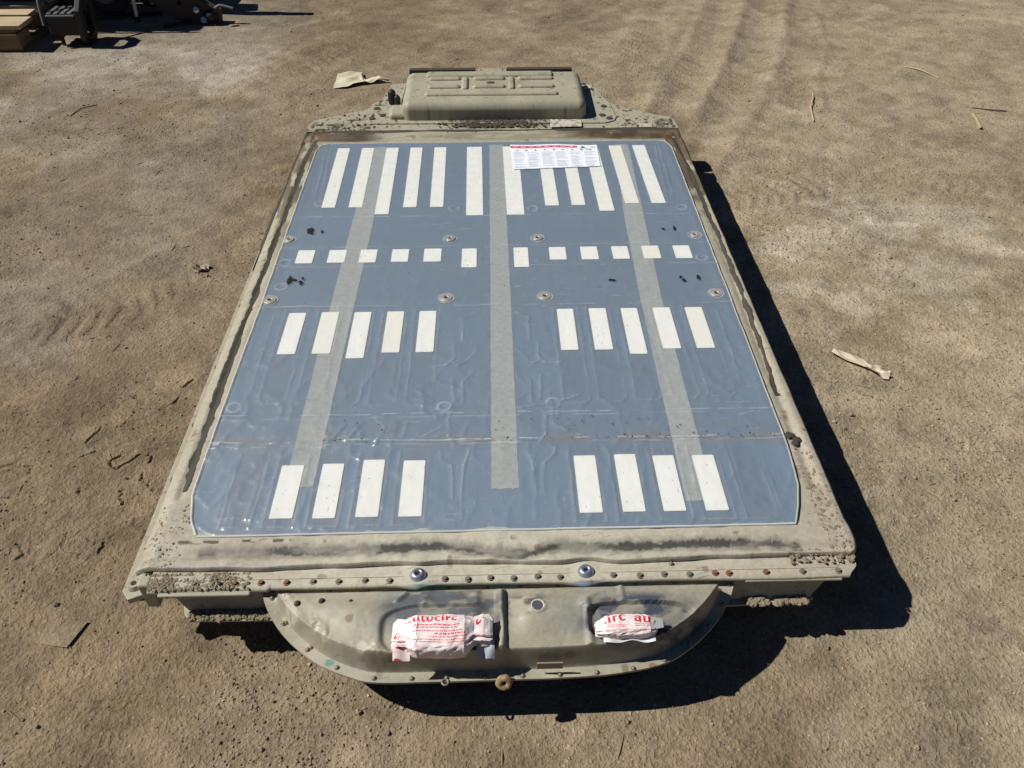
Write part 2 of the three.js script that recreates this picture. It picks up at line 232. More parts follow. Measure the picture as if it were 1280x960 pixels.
// ---------------------------------------------------------------- battery pack: paint seen from above
const UX0 = -0.84, UZ0 = -1.56, UW = 1.68, UH = 3.0;
const topUV = (x, y, z) => [(x - UX0) / UW, (z - UZ0) / UH];
const khaki = [0.362, 0.338, 0.252];
const SMEAR_SHADE = [[-0.62, 1.046], [-0.45, 1.047], [-0.25, 1.046], [-0.12, 1.040], [-0.05, 1.052], [0.05, 1.066], [0.13, 1.050], [0.25, 1.052], [0.45, 1.048], [0.56, 1.052], [0.62, 1.06]];  // line of the crease where grime and groove shade are painted
const paintMap = (() => {
  const W = 1120, H = 2000;
  return colourTexture(W, H, (i, j) => {
    const x = UX0 + (i + 0.5) / W * UW, z = UZ0 + (j + 0.5) / H * UH;
    const n1 = fbm(x * 9, z * 9, 4, 111), n2 = fbm(x * 45, z * 45, 4, 116), n3 = fbm(x * 190, z * 190, 2, 121);
    let k = 1 + 0.22 * (n1 - 0.5) + 0.2 * (n2 - 0.5) + 0.22 * (n3 - 0.5);
    let r = khaki[0] * k, g = khaki[1] * k, b = khaki[2] * k;
    const mix = (cr, cg, cb, t) => { t = clamp(t, 0, 1); r = lerp(r, cr, t); g = lerp(g, cg, t); b = lerp(b, cb, t); };
    const ax = Math.abs(x);
    // pale pinkish dust caked at the near corners and along the rails
    mix(0.475 * k, 0.445 * k, 0.36 * k, 0.88 * sst(0.93, 1.0, z + 0.06 * (n1 - 0.5)) * sst(1.132, 1.12, z)); mix(0.43 * k, 0.39 * k, 0.30 * k, 0.7 * sst(0.3, 0.7, n2) * sst(0.66, 0.69, ax) * sst(-0.5, 0.5, z));
    const corner = sst(0.42, 0.1, Math.hypot((ax - 0.70) * 1.0, (z - 1.02) * 0.8)) * (x > 0 ? 1.0 : 0.85);
    mix(0.40 * k, 0.355 * k, 0.285 * k, corner * sst(0.3, 0.6, n1 * 0.5 + n2 * 0.5 + 0.12));
    mix(0.36 * k, 0.31 * k, 0.23 * k, 0.8 * sst(0.5, 0.68, n2) * sst(0.66, 0.7, ax) * sst(-0.9, 0.3, z));
    if (z > 0.98 && z < 1.10) {                                         // grime with groove shade painted in, on the near border crease
      const d = dpoly(x, z, SMEAR_SHADE), e = 0.15 + 0.85 * sst(0.36, 0.58, fbm(x * 13, z * 50, 5, 131));
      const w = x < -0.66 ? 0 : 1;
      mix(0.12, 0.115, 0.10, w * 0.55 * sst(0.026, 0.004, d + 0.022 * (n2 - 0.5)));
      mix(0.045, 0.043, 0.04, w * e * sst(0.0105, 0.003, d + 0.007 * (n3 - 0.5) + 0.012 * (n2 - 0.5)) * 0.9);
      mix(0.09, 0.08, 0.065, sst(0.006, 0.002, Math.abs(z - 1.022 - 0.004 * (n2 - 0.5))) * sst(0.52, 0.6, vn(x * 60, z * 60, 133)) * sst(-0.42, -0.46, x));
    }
    if (ax > 0.676 && z < 0.1 && z > -0.98) { const t = sst(0.1, -0.55, z) * sst(0.42, 0.6, fbm(x * 40, z * 9, 4, 134) + 0.10 * sst(-0.2, -0.7, z)); mix(0.085, 0.062, 0.038, 0.9 * t); mix(0.17, 0.095, 0.045, 0.5 * t * sst(0.5, 0.65, n2)); }
    { const sc = vn(x * 210 + z * 60, z * 24, 135), s3 = vn(x * 22, z * 240 + x * 50, 136); mix(0.50, 0.48, 0.40, 0.55 * sst(0.91, 0.96, sc) * sst(0.45, 0.7, n1)); mix(0.13, 0.12, 0.10, 0.55 * sst(0.92, 0.97, s3)); }
    // wet brown and rust along the far edge and its corners
    if (z < -0.8 && z > -1.08) {
      const e = sst(-0.985, -0.97, z) * sst(-0.86, -0.90, z), side = Math.max(sst(-0.40, -0.55, x), sst(0.22, 0.42, x));
      mix(0.10, 0.072, 0.042, e * (0.92 * side * sst(0.2, 0.5, n2 + 0.2) + 0.35 * sst(0.45, 0.65, fbm(x * 8, z * 60, 3, 137))));
      mix(0.055, 0.04, 0.025, 0.8 * e * side * sst(0.5, 0.6, n1));
      mix(0.21, 0.10, 0.03, 0.6 * sst(0.065, 0.02, Math.hypot(ax - 0.705, z + 0.915)) * sst(0.45, 0.75, n2));
      const dk = sst(0.075, 0.02, Math.hypot((x + 0.69) * 0.55, z + 1.02)) + sst(0.055, 0.02, Math.hypot((x + 0.52) * 1.2, z + 1.01)) + sst(0.06, 0.02, Math.hypot((x - 0.70) * 1.1, z + 1.03)) + sst(0.05, 0.02, Math.hypot((x - 0.62), z + 1.0));
      mix(0.075, 0.06, 0.042, dk * sst(0.38, 0.58, n2));
    }
    if (z < -0.97) {                                                     // dirt specks on the far plate
      const s = vn(x * 60, z * 44, 141), s2 = vn(x * 120 + 5, z * 90, 143), edge = sst(0.3, 0.5, ax) * 0.05;
      mix(0.07, 0.055, 0.04, sst(0.87 - edge, 0.93 - edge, s)); mix(0.09, 0.07, 0.05, 0.85 * sst(0.88 - edge, 0.94 - edge, s2));
      mix(0.11, 0.085, 0.06, sst(0.05, 0.02, Math.abs(z + 1.035)) * sst(0.24, 0.1, Math.abs(x - 0.02)) * sst(0.25, 0.45, n2));
      mix(0.33, 0.31, 0.24, 0.5 * sst(0.5, 0.7, n1));
      if (z > -1.36 && z < -1.33 && x > -0.155 && x < -0.065) { const c = Math.floor((x + 0.155) / 0.018), f = ((x + 0.155) / 0.018) % 1; mix(0.75, 0.75, 0.72, f > 0.2 && f < 0.8 && vn(x * 260, z * 220, 147 + c) > 0.4 ? 0.8 : 0); }
    }
    if (z > 1.128) {                                                     // worn front pan: grey scuffs, teal flecks, dark stains
      const wear = fbm(x * 9 + 3, z * 20, 5, 151), w2 = fbm(x * 34, z * 60, 4, 155), zf = z - 1.128;
      mix(0.30 * k, 0.28 * k, 0.215 * k, 0.7 * sst(0.35, 0.6, wear));
      mix(0.215 * k, 0.225 * k, 0.24 * k, 0.38 * sst(0.48, 0.66, fbm(x * 6 + 8, z * 14, 5, 152)) * sst(-0.34, -0.2, x) * sst(0.44, 0.34, x));
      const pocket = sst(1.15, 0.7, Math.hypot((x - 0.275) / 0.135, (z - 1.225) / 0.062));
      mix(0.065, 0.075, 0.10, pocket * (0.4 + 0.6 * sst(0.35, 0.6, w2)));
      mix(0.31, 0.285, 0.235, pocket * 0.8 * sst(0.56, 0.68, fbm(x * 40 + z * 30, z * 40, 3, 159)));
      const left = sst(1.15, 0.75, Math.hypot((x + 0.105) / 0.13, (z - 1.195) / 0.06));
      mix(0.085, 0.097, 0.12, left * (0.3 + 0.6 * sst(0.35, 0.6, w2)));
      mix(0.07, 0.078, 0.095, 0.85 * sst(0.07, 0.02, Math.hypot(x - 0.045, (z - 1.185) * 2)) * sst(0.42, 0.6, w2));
      mix(0.40, 0.36, 0.285, 0.6 * sst(0.5, 0.68, fbm(x * 16, z * 30, 4, 163)) * sst(-0.16, -0.3, x));
      mix(0.56, 0.52, 0.42, 0.9 * sst(0.52, 0.66, n2) * sst(0.010, 0.003, Math.abs(dpoly(x, z, [[-0.43, 1.165], [-0.39, 1.215], [-0.33, 1.25], [-0.25, 1.27], [-0.17, 1.277]]) - 0.006)));
      if (zf < 0.020) { const bl = sst(-0.02, 0.1, x) * sst(0.4, 0.36, x); mix(0.17, 0.20, 0.26, 0.95 * bl * sst(0.3, 0.5, n1 + 0.1)); mix(0.03, 0.19, 0.16, sst(0.5, 0.62, vn(x * 17 + 2, 5, 165)) * sst(-0.25, -0.15, x) * 0.9 * sst(0.3, 0.5, n2)); }
      mix(0.04, 0.21, 0.19, 0.8 * sst(0.014, 0.008, Math.hypot(x + 0.336, (z - 1.292) * 1.4)) * sst(0.35, 0.55, n2));
      mix(0.04, 0.15, 0.14, 0.6 * sst(1.318, 1.323, z) * sst(-0.075, -0.06, x) * sst(-0.015, -0.03, x) * sst(0.4, 0.6, n2));
    }
    // rust freckles
    const q = vn(x * 38 + 9, z * 38, 171); mix(0.16, 0.085, 0.045, 0.6 * sst(0.9, 0.95, q) * sst(0.35, 0.6, n2));
    return [r, g, b];
  });
})();
const fineBump = greyTexture(512, 512, (i, j) => 0.5 + 0.6 * (pfbm(i / 512 * 20, j / 512 * 20, 20, 5, 181, 0.65) - 0.5), true);
const khakiMap = colourTexture(512, 512, (i, j) => { const x = i / 512, y = j / 512; const k = 1 + 0.35 * (pfbm(x * 6, y * 6, 6, 5, 185) - 0.5) + 0.2 * (pfbm(x * 60, y * 60, 60, 2, 189) - 0.5), s = 0.7 * sst(0.64, 0.8, pfbm(x * 34, y * 34, 34, 4, 191)); return [lerp(khaki[0], 0.2, s) * k, lerp(khaki[1], 0.15, s) * k, lerp(khaki[2], 0.09, s) * k]; }, true);
const bumpBig = (() => { const t = fineBump.clone(); t.repeat.set(5, 9); t.needsUpdate = true; return t; })();
const roughBig = (() => { const t = greyTexture(512, 512, (i, j) => 0.40 + 0.5 * pfbm(i / 512 * 16, j / 512 * 16, 16, 5, 195, 0.6), true); t.repeat.set(4, 7); return t; })();
const M = {
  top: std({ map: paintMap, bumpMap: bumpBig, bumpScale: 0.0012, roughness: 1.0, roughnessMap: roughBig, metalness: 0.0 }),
  pan: std({ map: paintMap, bumpMap: bumpBig, bumpScale: 0.0007, roughness: 0.85, roughnessMap: roughBig, metalness: 0.0 }),
  khaki: std({ map: (() => { const t = khakiMap.clone(); t.repeat.set(4, 4); t.needsUpdate = true; return t; })(), roughness: 0.6 }),
  sealant: std({ color: lin(0.052, 0.046, 0.036), roughness: 0.75, bumpMap: fineBump, bumpScale: 0.002 }),
  mud: std({ color: lin(0.235, 0.195, 0.135), roughness: 0.98, flatShading: true }),
  darkMud: std({ color: lin(0.085, 0.068, 0.048), roughness: 0.98, flatShading: true }),
  bolt: std({ color: lin(0.22, 0.20, 0.16), roughness: 0.5, metalness: 0.35 }),
  rustBolt: std({ color: lin(0.21, 0.10, 0.055), roughness: 0.75, metalness: 0.2 }),
  black: std({ color: lin(0.012, 0.012, 0.013), roughness: 0.6 }),
  dull: std({ color: lin(0.05, 0.045, 0.035), roughness: 0.8 }),
  steel: std({ color: lin(0.42, 0.46, 0.55), roughness: 0.34, metalness: 0.75 }),
  pad: std({ map: colourTexture(128, 512, (i, j) => { const n = fbm(i * 0.03, j * 0.02, 4, 201), v = (0.87 + 0.09 * (n - 0.5)) * (1 - 0.5 * sst(0.91, 0.96, vn(i * 0.13, j * 0.11, 203)) * sst(0.55, 0.7, fbm(i * 0.05, j * 0.02, 2, 205))); return [v, v * 0.985, v * 0.93]; }), roughness: 0.8 }),
  padWarm: std({ map: colourTexture(128, 512, (i, j) => { const n = fbm(i * 0.03, j * 0.012, 4, 207), v = 0.85 + 0.06 * (n - 0.5), y = sst(0.42, 0.65, n); return [v, v * 0.975, v * lerp(0.91, 0.82, y)]; }), roughness: 0.8 }),
  tape: std({ map: (() => { const t = colourTexture(256, 256, (i, j) => { const x = i / 256, y = j / 256, k = 1 + 0.3 * (pfbm(x * 16, y * 16, 16, 4, 211) - 0.5) + 0.22 * (pfbm(x * 90, y * 90, 90, 1, 215) - 0.5); return [0.315 * k, 0.335 * k, 0.325 * k]; }, true); t.repeat.set(6, 6); return t; })(), roughness: 0.7 }),
  film: new THREE.MeshPhysicalMaterial({ color: lin(0.96, 0.97, 0.975), transmission: 0.895, thickness: 0, ior: 1.7, roughness: 0.26, side: THREE.DoubleSide }),
  filmEdge: std({ color: lin(0.54, 0.56, 0.56), roughness: 0.4 }),
  cover: std({ map: (() => { const t = khakiMap.clone(); t.repeat.set(3, 5); t.needsUpdate = true; return t; })(), roughness: 0.55 }),
  paper: std({ map: colourTexture(64, 32, (i, j) => { const n = fbm(i * 0.16, j * 0.2, 4, 217), t = sst(0.45, 0.65, n); return [lerp(0.52, 0.26, t), lerp(0.48, 0.22, t), lerp(0.42, 0.16, t)]; }), roughness: 0.9 }),
};

const pack = thing('battery_pack', 'large flat khaki metal battery pack with clear plastic film over white pads, lying on dirt', 'battery pack');
const YT = 0.2;
// ---- cover plate
function coverY(x, z) {
  let y = YT - 0.0022, ax = Math.abs(x);
  const gl = x < 0 ? -0.711 : lerp(0.728, 0.712, sst(-0.3, 0.6, z));
  if (z < 0.9 && z > -0.93) y -= 0.005 * Math.exp(-(((x - gl) / 0.010) ** 2));
  if (x < -0.722) y -= 0.016 * clamp((-0.722 - x) / 0.028, 0, 1);
  y += 0.0025 * Math.exp(-(((ax - 0.733) / 0.008) ** 2)) * (x > 0 ? 1 : 0.6);
  if (z > 0.99) {
    const zz = z - CREASE_Z(x);
    y += 0.005 * sst(0.985, 1.02, z) * sst(0.012, -0.012, zz) - 0.0045 * gss((zz - 0.004) / 0.010);
    y += 0.004 * sst(0.008, 0.022, zz);
    y += 0.0022 * (fbm(x * 11, z * 26, 3, 221) - 0.5) * 2;
    y += 0.003 * Math.exp(-(((x + 0.03) / 0.02) ** 2)) * sst(1.03, 1.07, z);
  }
  if (z < -0.86) y += 0.004 * (fbm(x * 7, z * 40, 3, 225) - 0.5) * 2 - 0.006 * Math.exp(-(((z + 0.905) / 0.012) ** 2)) + 0.003 * Math.exp(-(((z + 0.94) / 0.01) ** 2));
  y += 0.0013 * (fbm(x * 30, z * 30, 3, 229) - 0.5) * 2 * sst(0.64, 0.69, Math.max(ax, Math.abs(z) - 0.3));
  return y;
}
function CREASE_Z(x) { for (let i = 0; i + 1 < SMEAR_SHADE.length; i++) if (x <= SMEAR_SHADE[i + 1][0]) { const a = SMEAR_SHADE[i], b = SMEAR_SHADE[i + 1]; return lerp(a[1], b[1], sst(a[0], b[0], x)); } return 1.06; }
const nearEdge = (x) => 1.084 + 0.0035 * Math.sin(x * 9) + 0.004 * (vn(x * 16, 2, 231) - 0.5) - 0.004 * sst(0.5, 0.7, x) + 0.004 * Math.exp(-(((x + 0.169) / 0.03) ** 2)) - 0.006 * Math.exp(-(((x - 0.174) / 0.04) ** 2));
{
  const nx = 290, nz = 380, x0 = -0.752, x1 = 0.747, z0 = -0.972;
  const g = grid(nx + 2, nz + 2, (i, j) => {
    const ii = clamp(i - 1, 0, nx - 1), jj = clamp(j - 1, 0, nz - 1), skirt = i === 0 || j === 0 || i === nx + 1 || j === nz + 1;
    let u = ii / (nx - 1), v = jj / (nz - 1); let x = lerp(x0, x1, u), z = lerp(z0, nearEdge(x), v);
    const c = 0.022, cx = x1 - c, cz = nearEdge(x) - c;                     // rounded near corner on the right
    if (x > cx && z > cz) { const dx = x - cx, dz = z - cz, m = Math.max(dx, dz), d = Math.hypot(dx, dz) || 1; x = cx + dx * m / d; z = cz + dz * m / d; }
    if (ii === nx - 1) x += 0.0025 * (vn(z * 22, 1, 233) - 0.5);
    const y = coverY(x, z) - (skirt ? (j === 0 ? 0.03 : 0.013) : 0);
    return [x, y, z, ...topUV(x, y, z)];
  });
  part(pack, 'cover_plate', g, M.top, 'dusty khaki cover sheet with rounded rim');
}
const cover = pack.children[0];
// sealant beads squeezed out along both long sides
function bead(P, w0, seed) {
  const n = 190, zs = P[0][1], ze = P[P.length - 1][1];
  const at = (z) => { for (let i = 0; i + 1 < P.length; i++) if (z <= P[i + 1][1]) return lerp(P[i][0], P[i + 1][0], (z - P[i][1]) / (P[i + 1][1] - P[i][1])); return P[P.length - 1][0]; };
  return grid(9, n, (i, j) => { const z = lerp(zs, ze, j / (n - 1)), t = i / 8 * 2 - 1, wl = w0 * (0.75 + 0.9 * (vn(z * 18, 1, seed) - 0.3) + 0.5 * (vn(z * 70, 2, seed) - 0.5)), wr = w0 * (0.75 + 0.9 * (vn(z * 16, 3, seed) - 0.3) + 0.5 * (vn(z * 60, 4, seed) - 0.5)); const x = at(z) + (t < 0 ? t * Math.max(0.003, wl) : t * Math.max(0.003, wr)); const y = coverY(x, z) + 0.0026 * (1 - t * t) - 0.0008 + 0.001 * (vn(x * 180, z * 120, seed + 2) - 0.5); return [x, y, z, x * 8, z * 8]; });
}
part(cover, 'sealant_bead', bead([[-0.700, -0.90], [-0.711, -0.7], [-0.713, -0.2], [-0.713, 0.4], [-0.710, 0.7], [-0.706, 0.878]], 0.0115, 241), M.sealant);
part(cover, 'sealant_bead', bead([[0.706, -0.88], [0.727, -0.6], [0.729, -0.1], [0.727, 0.2], [0.719, 0.45], [0.711, 0.6]], 0.0095, 247), M.sealant);
part(cover, 'sealant_bead', grid(7, 160, (i, j) => { const x = lerp(-0.72, 0.725, j / 159), t = i / 6 * 2 - 1, w = 0.004 + 0.006 * vn(x * 14, 1, 249) + (x > 0.25 ? 0.006 : 0) + (x < -0.5 ? 0.004 : 0); const z = -0.966 + t * w + 0.003 * (vn(x * 9, 2, 251) - 0.5); return [x, coverY(x, Math.max(z, -0.97)) + 0.003 * (1 - t * t), z, x * 8, z * 8]; }), M.sealant);
part(cover, 'sealant_blob', lumps([[0.700, 0.2, 0.742, 0.012, 0.3], [0.712, 0.2, 0.758, 0.009, 0.3], [0.705, 0.2, 0.77, 0.008, 0.35], [0.694, 0.2, 0.75, 0.007, 0.3]]), M.sealant);

// ---- plastic film and what lies below it
const PADS = [];
for (const [x0, x1, z1] of [[-0.6, -0.553, -0.36], [-0.507, -0.461, -0.36], [-0.413, -0.366, -0.312], [-0.32, -0.274, -0.357], [-0.228, -0.182, -0.357], [-0.104, -0.046, -0.297], [0.035, 0.094, -0.299], [0.169, 0.216, -0.357], [0.261, 0.307, -0.357], [0.352, 0.402, -0.316], [0.446, 0.493, -0.365, 1], [0.538, 0.585, -0.365]]) PADS.push([x0 + 0.003, x1 + 0.003, -0.811, z1, 0.006]);
for (const x of [-0.597, -0.497, -0.399, -0.2995, -0.198, 0.1965, 0.297, 0.3945, 0.4925, 0.591]) PADS.push([x - 0.0265, x + 0.0265, -0.094, -0.0215, 0]);
PADS.push([-0.106, -0.060, -0.092, 0.014, 0], [0.058, 0.104, -0.094, 0.015, 0]);
for (const x of [-0.567, -0.474, -0.381, -0.2885, -0.196, 0.197, 0.2895, 0.381, 0.474, 0.5665]) PADS.push([x - 0.024, x + 0.024, 0.232, Math.abs(x) < 0.39 && Math.abs(x) > 0.37 ? 0.4365 : 0.415, 0]);
for (const [x, z0] of [[-0.474, 0.811], [-0.3815, 0.81], [-0.288, 0.80], [-0.1955, 0.804], [0.199, 0.799], [0.2925, 0.796], [0.383, 0.803], [0.4755, 0.803]]) PADS.push([x - 0.0245, x + 0.0245, z0, 0.965, 0]);
const FILM = [[-0.628, -0.853], [0.63, -0.858], [0.672, -0.838], [0.688, -0.79], [0.687, -0.32], [0.686, 0.1], [0.684, 0.5], [0.682, 0.78], [0.672, 0.90], [0.655, 0.955], [0.634, 1.006], [-0.642, 1.009], [-0.665, 0.965], [-0.681, 0.895], [-0.683, 0.763], [-0.680, 0.2], [-0.681, -0.3], [-0.681, -0.79], [-0.668, -0.836]];
function filmSpan(z, side) {                               // x of the film's edge at a given z
  let best = side * 0.6;
  for (let i = 0; i < FILM.length; i++) { const a = FILM[i], b = FILM[(i + 1) % FILM.length]; if (Math.abs(a[1] - b[1]) < 0.02 && Math.abs(a[0] - b[0]) > 0.5) continue; const lo = Math.min(a[1], b[1]), hi = Math.max(a[1], b[1]); if (z >= lo - 1e-9 && z <= hi + 1e-9 && Math.sign(a[0] + b[0]) === side) { const t = hi - lo < 1e-9 ? 0 : (z - a[1]) / (b[1] - a[1]); best = lerp(a[0], b[0], clamp(t, 0, 1)); } }
  return best + side * 0.0018 * (vn(z * 26, side * 5 + 9, 255) - 0.5);
}
const SEAMS = [[-0.288, 0.0022, 0.0035, 0.004], [-0.105, 0.0018, 0.0035, -0.002], [0.008, 0.0014, 0.004, 0.004], [0.212, 0.0022, 0.004, 0.006], [0.653, 0.0018, 0.005, 0.0], [0.664, 0.0012, 0.004, 0.0], [0.744, 0.0030, 0.005, 0.004], [0.756, 0.0014, 0.004, 0.002]];
const RIDGES = [];
const ridge = (a, w, ...p) => { for (let i = 0; i + 1 < p.length; i++) RIDGES.push([p[i][0], p[i][1], p[i + 1][0], p[i + 1][1], a, w]); };
const CHAN = [[[0.053, 0.245], [0.089, 0.269], [0.088, 0.368]], [[0.112, 0.386], [0.109, 0.444], [0.126, 0.467], [0.171, 0.469]], [[0.051, 0.41], [0.082, 0.46], [0.095, 0.468], [0.114, 0.453]], [[0.111, 0.516], [0.105, 0.606]], [[0.069, 0.515], [0.084, 0.539], [0.083, 0.613]], [[0.05, 0.637], [0.115, 0.625]], [[0.156, 0.615], [0.203, 0.594]], [[0.109, 0.642], [0.117, 0.671], [0.111, 0.731], [0.098, 0.757]], [[0.149, 0.643], [0.147, 0.671]], [[0.131, 0.691], [0.168, 0.719], [0.2, 0.733]], [[0.064, 0.769], [0.076, 0.819], [0.08, 0.891], [0.078, 0.98]], [[0.099, 0.914], [0.104, 0.82], [0.129, 0.796], [0.133, 0.774]]];
for (const P of CHAN) { ridge(0.0011, 0.0035, ...P); ridge(0.0013, 0.0035, ...P.map(([x, z]) => [-x - 0.006, z + 0.006])); }
ridge(0.0014, 0.004, [-0.05, 0.655], [-0.2, 0.62]); ridge(0.0012, 0.004, [-0.16, 0.61], [-0.21, 0.57]); ridge(0.0012, 0.004, [-0.29, 0.755], [-0.275, 0.70], [-0.3, 0.66]); ridge(0.0012, 0.004, [-0.23, 0.73], [-0.22, 0.68]);
ridge(0.0016, 0.004, [-0.36, 0.735], [-0.33, 0.68]); ridge(0.0012, 0.004, [-0.40, 0.74], [-0.37, 0.69]);
for (const s of [-1, 1]) for (let k = 0; k < 5; k++) {                       // trays below rows three and four
  const c = s * (0.197 + 0.0925 * k), l = c - 0.034, r = c + 0.034, zb = 0.612 - 0.004 * k;
  ridge(0.0008, 0.003, [l, 0.225], [l, zb], [l + 0.012, zb + 0.012], [r - 0.012, zb + 0.012], [r, zb], [r, 0.225]);
  ridge(0.0010, 0.003, [l, 0.775], [l, 0.99], [r, 0.99], [r, 0.775]);
}
for (const s of [-1, 1]) { ridge(0.0006, 0.004, [s * 0.612, 0.80], [s * 0.612, 0.965], [s * 0.545, 0.965], [s * 0.545, 0.80]); ridge(0.001, 0.003, [s * 0.632, 0.25], [s * 0.626, 0.56]); ridge(0.001, 0.003, [s * 0.64, -0.8], [s * 0.625, -0.4]); ridge(0.001, 0.003, [s * 0.575 * 1.0 + s * 0.05, -0.8], [s * 0.6, -0.36]); }
const RINGS = [[-0.138, -0.34], [0.13, -0.334], [-0.133, 0.629], [0.138, 0.622], [-0.60, -0.385], [-0.650, -0.022], [-0.655, 0.621], [-0.640, 0.105], [0.640, -0.33], [0.645, -0.02]];
const STUDS = [[-0.658, 0.173], [-0.146, 0.174], [0.143, 0.173], [0.648, 0.17], [-0.664, -0.155], [-0.145, -0.148], [0.137, -0.145], [0.649, -0.152]];
function filmHW(x, z) {                                    // relief of the film, and how far it is creased white
  let h = 0, wh = 0;
  for (const [z0, a, w, sl] of SEAMS) { const d = z - z0 - sl * x - 0.004 * (vn(x * 9, z0 * 40, 261) - 0.5); if (Math.abs(d) < w * 6) { const br = 0.45 + 0.9 * vn(x * 12, z0 * 91 + 3, 263), e = Math.exp(-((d / w) ** 2)); h += 1.7 * a * br * (e - 0.6 * Math.exp(-(((d + 2.2 * w) / (w * 1.4)) ** 2))); wh += 210 * a * br * Math.exp(-(((d + 0.2 * w) / (w * 0.42)) ** 2)) * sst(0.3, 0.6, vn(x * 30, z0 * 77, 265)); } }
  for (const [ax, az, bx, bz, a, w] of RIDGES) { if (x < Math.min(ax, bx) - 4 * w || x > Math.max(ax, bx) + 4 * w || z < Math.min(az, bz) - 4 * w || z > Math.max(az, bz) + 4 * w) continue; const d = dseg(x + 0.003 * (vn(x * 30, z * 30, 266) - 0.5), z, ax, az, bx, bz), q = 0.5 + 0.8 * vn(x * 14, z * 14, 267); h += 2.1 * a * q * Math.exp(-((d / w) ** 2)); wh += 190 * a * q * Math.exp(-((d / (w * 0.5)) ** 2)) * sst(0.2, 0.7, vn(x * 40, z * 22, 268)); }
  for (const [cx, cz] of RINGS) { const d = Math.hypot(x - cx, z - cz); if (d < 0.05) { const e = Math.exp(-(((d - 0.0165) / 0.0032) ** 2)); h += 0.0022 * e - 0.0006 * Math.exp(-((d / 0.012) ** 2)); wh += 0.42 * e * vn(x * 60, z * 60, 270); } }
  for (const [cx, cz] of STUDS) { const d = Math.hypot(x - cx, z - cz); if (d < 0.07) { const e = Math.exp(-(((d - 0.021) / 0.003) ** 2)); h += 0.0018 * e + 0.0012 * Math.exp(-(((d - 0.03) / 0.006) ** 2)) * sst(0.45, 0.7, vn(x * 40, z * 40, 269)); wh += 0.45 * e * (0.4 + vn(x * 50, z * 50, 272)) ; } }
  const near = sst(0.1, 0.7, z), left = sst(0.1, -0.5, x);
  const rd = 1 - Math.abs(2 * fbm(x * 12 + z * 3, z * 9 - x * 4, 3, 271) - 1), rd2 = 1 - Math.abs(2 * fbm(x * 30, z * 34 + x * 8, 2, 275) - 1), am = 0.22 + 0.5 * near + 0.45 * near * left;
  h += 0.0038 * am * Math.pow(rd, 6) + 0.0006 * Math.pow(rd2, 7);
  wh += 0.05 * Math.pow(rd2, 26) * sst(0.5, 0.7, vn(x * 8, z * 8, 276));
  const fold = Math.sin((x * 1.0 + z * 0.85) * 95 + 5 * fbm(x * 8, z * 8, 2, 277)), fm = left * sst(0.76, 0.82, z) * sst(0.99, 0.95, z) * sst(-0.5, -0.54, x) * sst(-0.64, -0.60, x); h += 0.00035 * fold * fm; 
  const lat = Math.sin(z * 120 + 9 * fbm(x * 3, z * 6, 2, 279)); h += 0.0004 * lat * sst(0.02, -0.2, z);
  const sc = vn(x * 26 + z * 11, z * 300, 273); wh += 0.20 * sst(0.88, 0.96, sc) * sst(0.55, 0.8, vn(x * 7, z * 7, 278)) + 0.16 * sst(0.92, 0.98, vn(x * 240, z * 60 - x * 90, 280)) * sst(0.5, 0.7, vn(x * 5 + 3, z * 5, 282));
  return [Math.max(h, -0.0012), clamp(wh, 0, 0.8)];
}
const filmH = (x, z) => filmHW(x, z)[0];
const filmY = (x, z) => YT + 0.0036 + filmH(x, z) + 0.0018 * Math.exp(-(((Math.abs(x) - 0.668) / 0.012) ** 2)) ;
